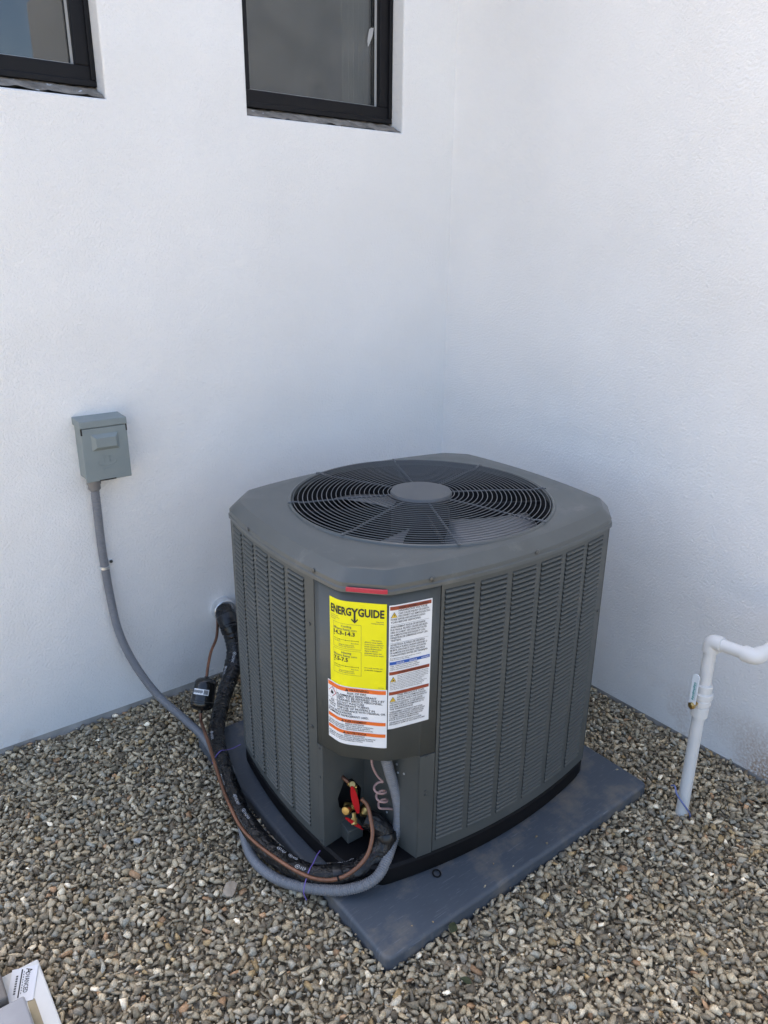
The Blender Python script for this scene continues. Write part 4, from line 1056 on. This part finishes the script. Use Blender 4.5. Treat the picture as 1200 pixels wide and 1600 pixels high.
W(obj('crossover', tube_mesh('crossover', [b1+(b2-b1)*0.15, b1+(b2-b1)*0.85], PR, None, 24, spline=False), M_pvc))
W(obj('branch', tube_mesh('branch', [b2, b3], PR, None, 24, spline=False), M_pvc))
vc = b0+ax*((0.372+0.03)/ax.z)
val = W(obj('ball_valve', lathe('ball_valve', [(PR*1.02, -0.052), (0.0225, -0.051), (0.0225, -0.022), (0.0195, -0.020), (0.0195, -0.014), (0.0255, -0.012), (0.0255, -0.001), (0.0235, 0.001), (0.0235, 0.007), (0.0275, 0.008), (0.0275, 0.020), (0.0215, 0.022), (0.0225, 0.026), (0.0225, 0.044), (PR*1.02, 0.046)], 32, vc, ax), M_pvc))
od = Vector((-1.0, 0.02, 0.0)).normalized(); od = (od-ax*od.dot(ax)).normalized(); sd_ = ax.cross(od)
stem = lathe('stem', [(0.006, 0.018), (0.006, 0.042), (0.0105, 0.042), (0.0105, 0.050), (0.006, 0.053)], 6, vc-ax*0.006, od)
o = obj('stem_nut', stem, M_brass); o.parent = val; 
V = []; F = []
def hp(u, v, l): return vc-ax*0.006+od*(0.044+l+v*0.02)+sd_*u+ax*v
bm = bmesh.new()
outl = [(-.0085, -.008), (.0085, -.008)]+[(0.0095*math.cos(a), 0.085+0.0095*math.sin(a)) for a in [math.pi*i/10 for i in range(11)]]
f1 = [bm.verts.new(hp(u, v, 0.003)) for u, v in outl]; f2 = [bm.verts.new(hp(u, v, 0.0)) for u, v in outl]
bm.faces.new(f1); bm.faces.new(f2[::-1])
for i in range(len(outl)): j = (i+1) % len(outl); bm.faces.new((f1[j], f1[i], f2[i], f2[j]))
bmesh.ops.recalc_face_normals(bm, faces=bm.faces)
hd = obj('handle', bm, mat('handle_vinyl', (0.72, 0.78, 0.82), rough=0.4)); hd.parent = val
pq = Print(lambda u, v, l: hp(v, u, 0.003+l))
for k in range(9): pq.rect(0.018+0.006*k, 0.0222+0.006*k, -0.0035+0.0006*(k % 3), 0.0015+0.0008*(k % 2), 0, 0.0005)
for k in range(12): pq.rect(0.018+0.0045*k, 0.0205+0.0045*k, 0.0035, 0.0048, 0, 0.0005)
o = pq.build('print', [M_teal], None); o.parent = hd
# blue wire wound round the foot of the riser
P = [(-0.30, -1.40, 0.010), (-0.285, -1.43, 0.045), (-0.300, -1.462, 0.040)]
wr = [(-0.352, -1.425, 0.085), (-0.362, -1.440, 0.098), (-0.366, -1.452, 0.080), (-0.360, -1.474, 0.055), (-0.345, -1.484, 0.030), (-0.332, -1.484, 0.008), (-0.330, -1.482, -0.01)]
bw = thing('tracer_wire', 'loose blue wire twisted round the foot of the white pipe', 'wire', (-0.35, -1.47, 0))
child_world(obj('strand', tube_mesh('strand', wr, 0.0026, 0.004, 8), M_bluewire), bw)
wr2 = [(-0.322, -1.442, 0.045), (-0.302, -1.436, 0.055), (-0.290, -1.440, 0.040), (-0.298, -1.452, 0.025), (-0.312, -1.446, 0.038), (-0.300, -1.438, 0.030), (-0.286, -1.448, 0.018)]
child_world(obj('strand', tube_mesh('strand', wr2, 0.0018, 0.003, 6), M_bluewire), bw)

# ------------------------------------------------------------------ ties
def tie(name, P, label, m, r=0.0013):
    o = obj(name, tube_mesh(name, P, r, 0.003, 6), m); return tag(o, label, 'cable tie')
c1 = Vector((-1.333, -0.545, 0.062))
tie('cable_tie', [(-1.362, -0.545, 0.082), (-1.350, -0.544, 0.100), (-1.330, -0.538, 0.1075), (-1.308, -0.528, 0.094), (-1.280, -0.512, 0.078), (-1.248, -0.502, 0.072)], 'purple tie round the black line at the back corner of the pad', M_purple)
tie('cable_tie', [(-1.378, -1.096, 0.034), (-1.384, -1.094, 0.062), (-1.372, -1.088, 0.092), (-1.355, -1.078, 0.104), (-1.335, -1.062, 0.098), (-1.315, -1.045, 0.095), (-1.295, -1.030, 0.088)], 'purple tie bundling the conduit and black line near the front corner', M_purple)
ca = Vector((-1.318, -1.147, 0.1065)); cb = Vector((-1.300, -1.155, 0.112))
o = obj('cable_tie', lathe('cable_tie', [(0.0058, -0.0022), (0.0070, -0.0022), (0.0070, 0.0022), (0.0058, 0.0022)], 16, ca, cb-ca), M_black); tag(o, 'black clip round the copper tube at its lowest bend', 'cable tie')

# ------------------------------------------------------------------ board, card and blocks at the lower left edge
bm = bmesh.new(); box(bm, -2.60, -1.941, -1.55, -0.866, -0.03, 0.030, 0.004)
board = tag(obj('white_board', bm, M_board), 'white slab lying on the gravel at the lower left edge', 'slab')
cc = Vector((-1.984, -0.912, 0.0312)); ca_ = R(-111)
cdx = Vector((math.cos(ca_), math.sin(ca_), 0)); cdy = Vector((-math.sin(ca_), math.cos(ca_), 0))
def card_pt(u, v, l): return cc+cdx*u+cdy*v+Vector((0, 0, 0.0008+l))
bm = bmesh.new(); o_ = [(-.040, -.0255), (.046, -.0255), (.046, .0275), (-.040, .0275)]
t_ = [bm.verts.new(card_pt(u, v, 0)) for u, v in o_]; b_ = [bm.verts.new(card_pt(u, v, -0.0007)) for u, v in o_]
bm.faces.new(t_); bm.faces.new(b_[::-1])
for i in range(4): j = (i+1) % 4; bm.faces.new((t_[j], t_[i], b_[i], b_[j]))
bmesh.ops.recalc_face_normals(bm, faces=bm.faces)
card = tag(obj('business_card', bm, M_card), 'white printed card on the slab at the lower left', 'card')
pr = Print(card_pt)
pr.text('A', -.036, .004, .0130, 0, .0004); pr.text('DVANCED', -.0255, .004, .0092, 0, .0004, width=.050)
pr.rect(-.036, .034, -.0055, -.0028, 0, .0004)
for k in range(9): pr.rect(-.030+.0065*k, -.0262+.0065*k, -.0005, .0012, 1, .0004)
for k in range(8): pr.rect(-.022+.006*k, -.0178+.006*k, -.0150, -.0108, 1, .0004)
pr.build('print', [M_ink, M_inkg], card)
bm = bmesh.new(); box(bm, -2.50, -2.018, -0.965, -0.800, 0.031, 0.075, 0.004)
tag(obj('metal_block', bm, M_block2), 'brownish grey block on the white slab, behind the pale one', 'block')
bm = bmesh.new(); box(bm, -2.15, -1.990, -1.34, -0.975, 0.031, 0.068, 0.004)
tag(obj('metal_block', bm, M_block), 'pale grey block on the white slab, nearest the camera', 'block')
V = [(-1.9865+0.0155*0.5*(1+math.cos(a)), -0.966+0.008*math.sin(a), 0.0306) for a in [math.pi*(1-i/10) for i in range(11)]]
V += [(-1.971, -1.30, 0.0306), (-1.9865, -1.30, 0.0306)]
me = bpy.data.meshes.new('stain'); me.from_pydata(V, [], [tuple(range(len(V)))[::-1]]); obj('stain', me, M_tan, board)['label'] = 'tan smear on the slab'

# ------------------------------------------------------------------ gravel
def hull(n, seed, box_=0.6):
    r = random.Random(seed); bm = bmesh.new()
    for i in range(n):
        v = Vector((r.gauss(0, 1), r.gauss(0, 1), r.gauss(0, 1))).normalized()
        m_ = max(abs(v.x), abs(v.y), abs(v.z)); v = v*(1-box_)+v/m_*box_*0.85
        v *= r.uniform(0.80, 1.12); bm.verts.new(v)
    res = bmesh.ops.convex_hull(bm, input=bm.verts)
    bmesh.ops.delete(bm, geom=[g for g in res['geom_interior'] if isinstance(g, bmesh.types.BMVert)], context='VERTS')
    bmesh.ops.triangulate(bm, faces=bm.faces)
    bm.verts.index_update()
    V = np.array([v.co[:] for v in bm.verts]); F = np.array([[v.index for v in f.verts] for f in bm.faces]); bm.free()
    return V, F
SHAPES = [hull(r_, 100+i, bx_) for i, (r_, bx_) in enumerate([(10, .3), (9, .5), (12, .6), (10, .4), (11, .3), (9, .7), (12, .2), (10, .5), (11, .6), (9, .4), (12, .35), (10, .55)]*3)]
PAL = np.array([(.225, .215, .195), (.255, .240, .210), (.185, .175, .155), (.145, .135, .120), (.300, .285, .255), (.200, .205, .205), (.265, .235, .190), (.165, .165, .165), (.37, .36, .335), (.235, .165, .120), (.55, .54, .52), (.255, .205, .135), (.20, .215, .225), (.11, .10, .09)])
PAL = PAL*np.array([2.00, 1.75, 1.33])
PW = np.array([16, 15, 14, 10, 11, 8, 9, 7, 4.0, 2.0, 1.0, 2.2, 2.5, 5]); PW = PW/PW.sum()
def blocked(x, y, m):
    b = (x > -1.324+.002-m) & (x < -0.340-.002+m) & (y > -1.348+.002-m) & (y < -0.338-.002+m)
    b |= (x < -1.941+m) & (y < -0.866+m) & (y > -1.55-m)
    b |= (x > -m*0.2) | (y > -m*0.2)
    return b
X0, Y0 = -2.75, -2.75
def scatter(n, rmin, rmax, sep, taken=None):
    cell = 0.012; grid = {} if taken is None else taken; out = []
    xs = rng.uniform(X0, 0, n); ys = rng.uniform(Y0, 0, n); rs = rmin+(rmax-rmin)*rng.random(n)**2.3
    rs = np.sort(rs)[::-1]
    bl = blocked(xs, ys, rs*0.55)
    for x, y, r, b in zip(xs.tolist(), ys.tolist(), rs.tolist(), bl.tolist()):
        if b: continue
        i, j = int(x//cell), int(y//cell); ok = True
        for a in (i-2, i-1, i, i+1, i+2):
            for c in (j-2, j-1, j, j+1, j+2):
                for (px, py, q) in grid.get((a, c), ()):
                    if (px-x)**2+(py-y)**2 < (sep*(q+r))**2: ok = False; break
                if not ok: break
            if not ok: break
        if ok: grid.setdefault((i, j), []).append((x, y, r)); out.append((x, y, r))
    return out, grid
top, g = scatter(260000, 0.0034, 0.0120, 0.60)
low, _ = scatter(80000, 0.0045, 0.0085, 0.72)
strays = [(x, y, r) for x, y, r in [(rnd.uniform(-1.31, -0.36), rnd.choice([rnd.uniform(-1.335, -1.29), rnd.uniform(-1.335, -1.25)]), rnd.uniform(0.0022, 0.0048)) for _ in range(7)]+[(rnd.uniform(-0.40, -0.355), rnd.uniform(-1.33, -0.4), rnd.uniform(0.002, 0.005)) for _ in range(4)]]
def hgt(x, y):
    d = min(-x, -y)
    return -0.016*math.exp(-(d/0.07)**2)*(0.55+0.9*noise.noise(Vector((x*7, y*7, 9))))+0.010*noise.noise(Vector((x*3.1, y*3.1, 0)))+0.005*noise.noise(Vector((x*9, y*9, 4)))
VV = []; FF = []; CC = []; off = 0
def eul(a, b, c):
    ca, sa, cb, sb, cc_, sc = math.cos(a), math.sin(a), math.cos(b), math.sin(b), math.cos(c), math.sin(c)
    Rx = np.array([[1, 0, 0], [0, ca, -sa], [0, sa, ca]]); Ry = np.array([[cb, 0, sb], [0, 1, 0], [-sb, 0, cb]]); Rz = np.array([[cc_, -sc, 0], [sc, cc_, 0], [0, 0, 1]])
    return Rz @ Ry @ Rx
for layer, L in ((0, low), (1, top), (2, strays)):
    n = len(L); sh = rng.integers(0, len(SHAPES), n); ang = rng.normal(0, 1, (n, 2))*(0.42 if layer else 0.5); az = rng.uniform(0, 6.283, n)
    el_ = rng.uniform(0.85, 1.75, n); fl = rng.uniform(0.42, 0.88, n); zj = rng.normal(0, 1, n); pi_ = rng.choice(len(PAL), n, p=PW); br = rng.normal(1, .20, n)
    for k, (x, y, r) in enumerate(L):
        V, F = SHAPES[sh[k]]; M = eul(ang[k, 0], ang[k, 1], az[k])
        P = (V*np.array([r*el_[k]*1.02, r/el_[k]**0.5*1.08, r*fl[k]])) @ M.T
        zc = hgt(x, y)+(-0.010+0.0015*zj[k] if layer == 0 else PADZ+r*0.5-hgt(x, y) if layer == 2 else 0.0005+0.0030*zj[k]+(0.15*r))
        P += np.array([x, y, zc])
        VV.append(P); FF.append(F+off); off += len(V)
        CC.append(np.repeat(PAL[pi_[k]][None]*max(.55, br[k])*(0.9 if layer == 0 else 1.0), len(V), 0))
VV = np.concatenate(VV); FF = np.concatenate(FF); CC = np.concatenate(CC)
me = bpy.data.meshes.new('gravel')
me.vertices.add(len(VV)); me.vertices.foreach_set('co', VV.astype(np.float32).ravel())
me.loops.add(FF.size); me.loops.foreach_set('vertex_index', FF.astype(np.int32).ravel())
me.polygons.add(len(FF)); me.polygons.foreach_set('loop_start', np.arange(0, FF.size, 3, dtype=np.int32))
me.update(calc_edges=True); me.validate()
at = me.attributes.new('stone_color', 'FLOAT_COLOR', 'POINT'); at.data.foreach_set('color', np.c_[CC, np.ones(len(CC))].astype(np.float32).ravel())
print('stones', len(top), len(low), 'tris', len(FF))
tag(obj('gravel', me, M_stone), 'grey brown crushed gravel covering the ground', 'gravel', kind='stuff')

# a few stones and leaves that stand out
def stone(name, loc, size, rot, col, label, cat='stone', seed=3):
    V, F = hull(18, seed, 0.75); m_ = bpy.data.meshes.new(name); m_.from_pydata([(v[0]*size[0], v[1]*size[1], v[2]*size[2]) for v in V], [], [tuple(int(i) for i in f) for f in F])
    o = obj(name, m_, mat(name+'_rock', col, rough=0.85, spec=0.2, var=0.2, vscale=60, bump=0.4, bscale=150, bdist=0.002)); o.location = loc; o.rotation_euler = rot
    return tag(o, label, cat)
stone('stone', (-1.505, -0.938, 0.018), (0.026, 0.017, 0.006), (0.15, -0.1, 0.75), (.40, .33, .25), 'flat tan stone chip on the gravel left of the conduit loop', seed=5)
stone('stone', (-1.630, -0.640, 0.016), (0.013, 0.011, 0.009), (0.2, 0.1, 2.0), (.50, .49, .46), 'pale white stone on the gravel between the wall and the black line', seed=9)
def leaf(loc, ln, rot, label):
    V = []; F = []; n = 8
    for i in range(n+1):
        t = i/n; wv = 0.32*math.sin(math.pi*t**0.85)*ln
        V += [(ln*(t-.5), -wv, 0.08*ln*math.sin(3*t)), (ln*(t-.5), 0, -0.04*ln+0.08*ln*math.sin(3*t)), (ln*(t-.5), wv, 0.08*ln*math.sin(3*t))]
    for i in range(n):
        for k in (0, 1): F.append((3*i+k, 3*i+3+k, 3*i+4+k, 3*i+1+k))
    m_ = bpy.data.meshes.new('leaf'); m_.from_pydata(V, [], F); o = obj('leaf', m_, M_leaf); o.location = loc; o.rotation_euler = rot
    md = o.modifiers.new('thickness', 'SOLIDIFY'); md.thickness = 0.0006
    return tag(o, label, 'leaf')
leaf((-1.138, -1.362, 0.024), 0.034, (0.2, 0.1, 0.6), 'dull green leaf lying against the front edge of the pad')
leaf((-1.205, -1.478, 0.020), 0.028, (0.1, -0.2, 2.2), 'small green leaf among the stones in front of the pad')
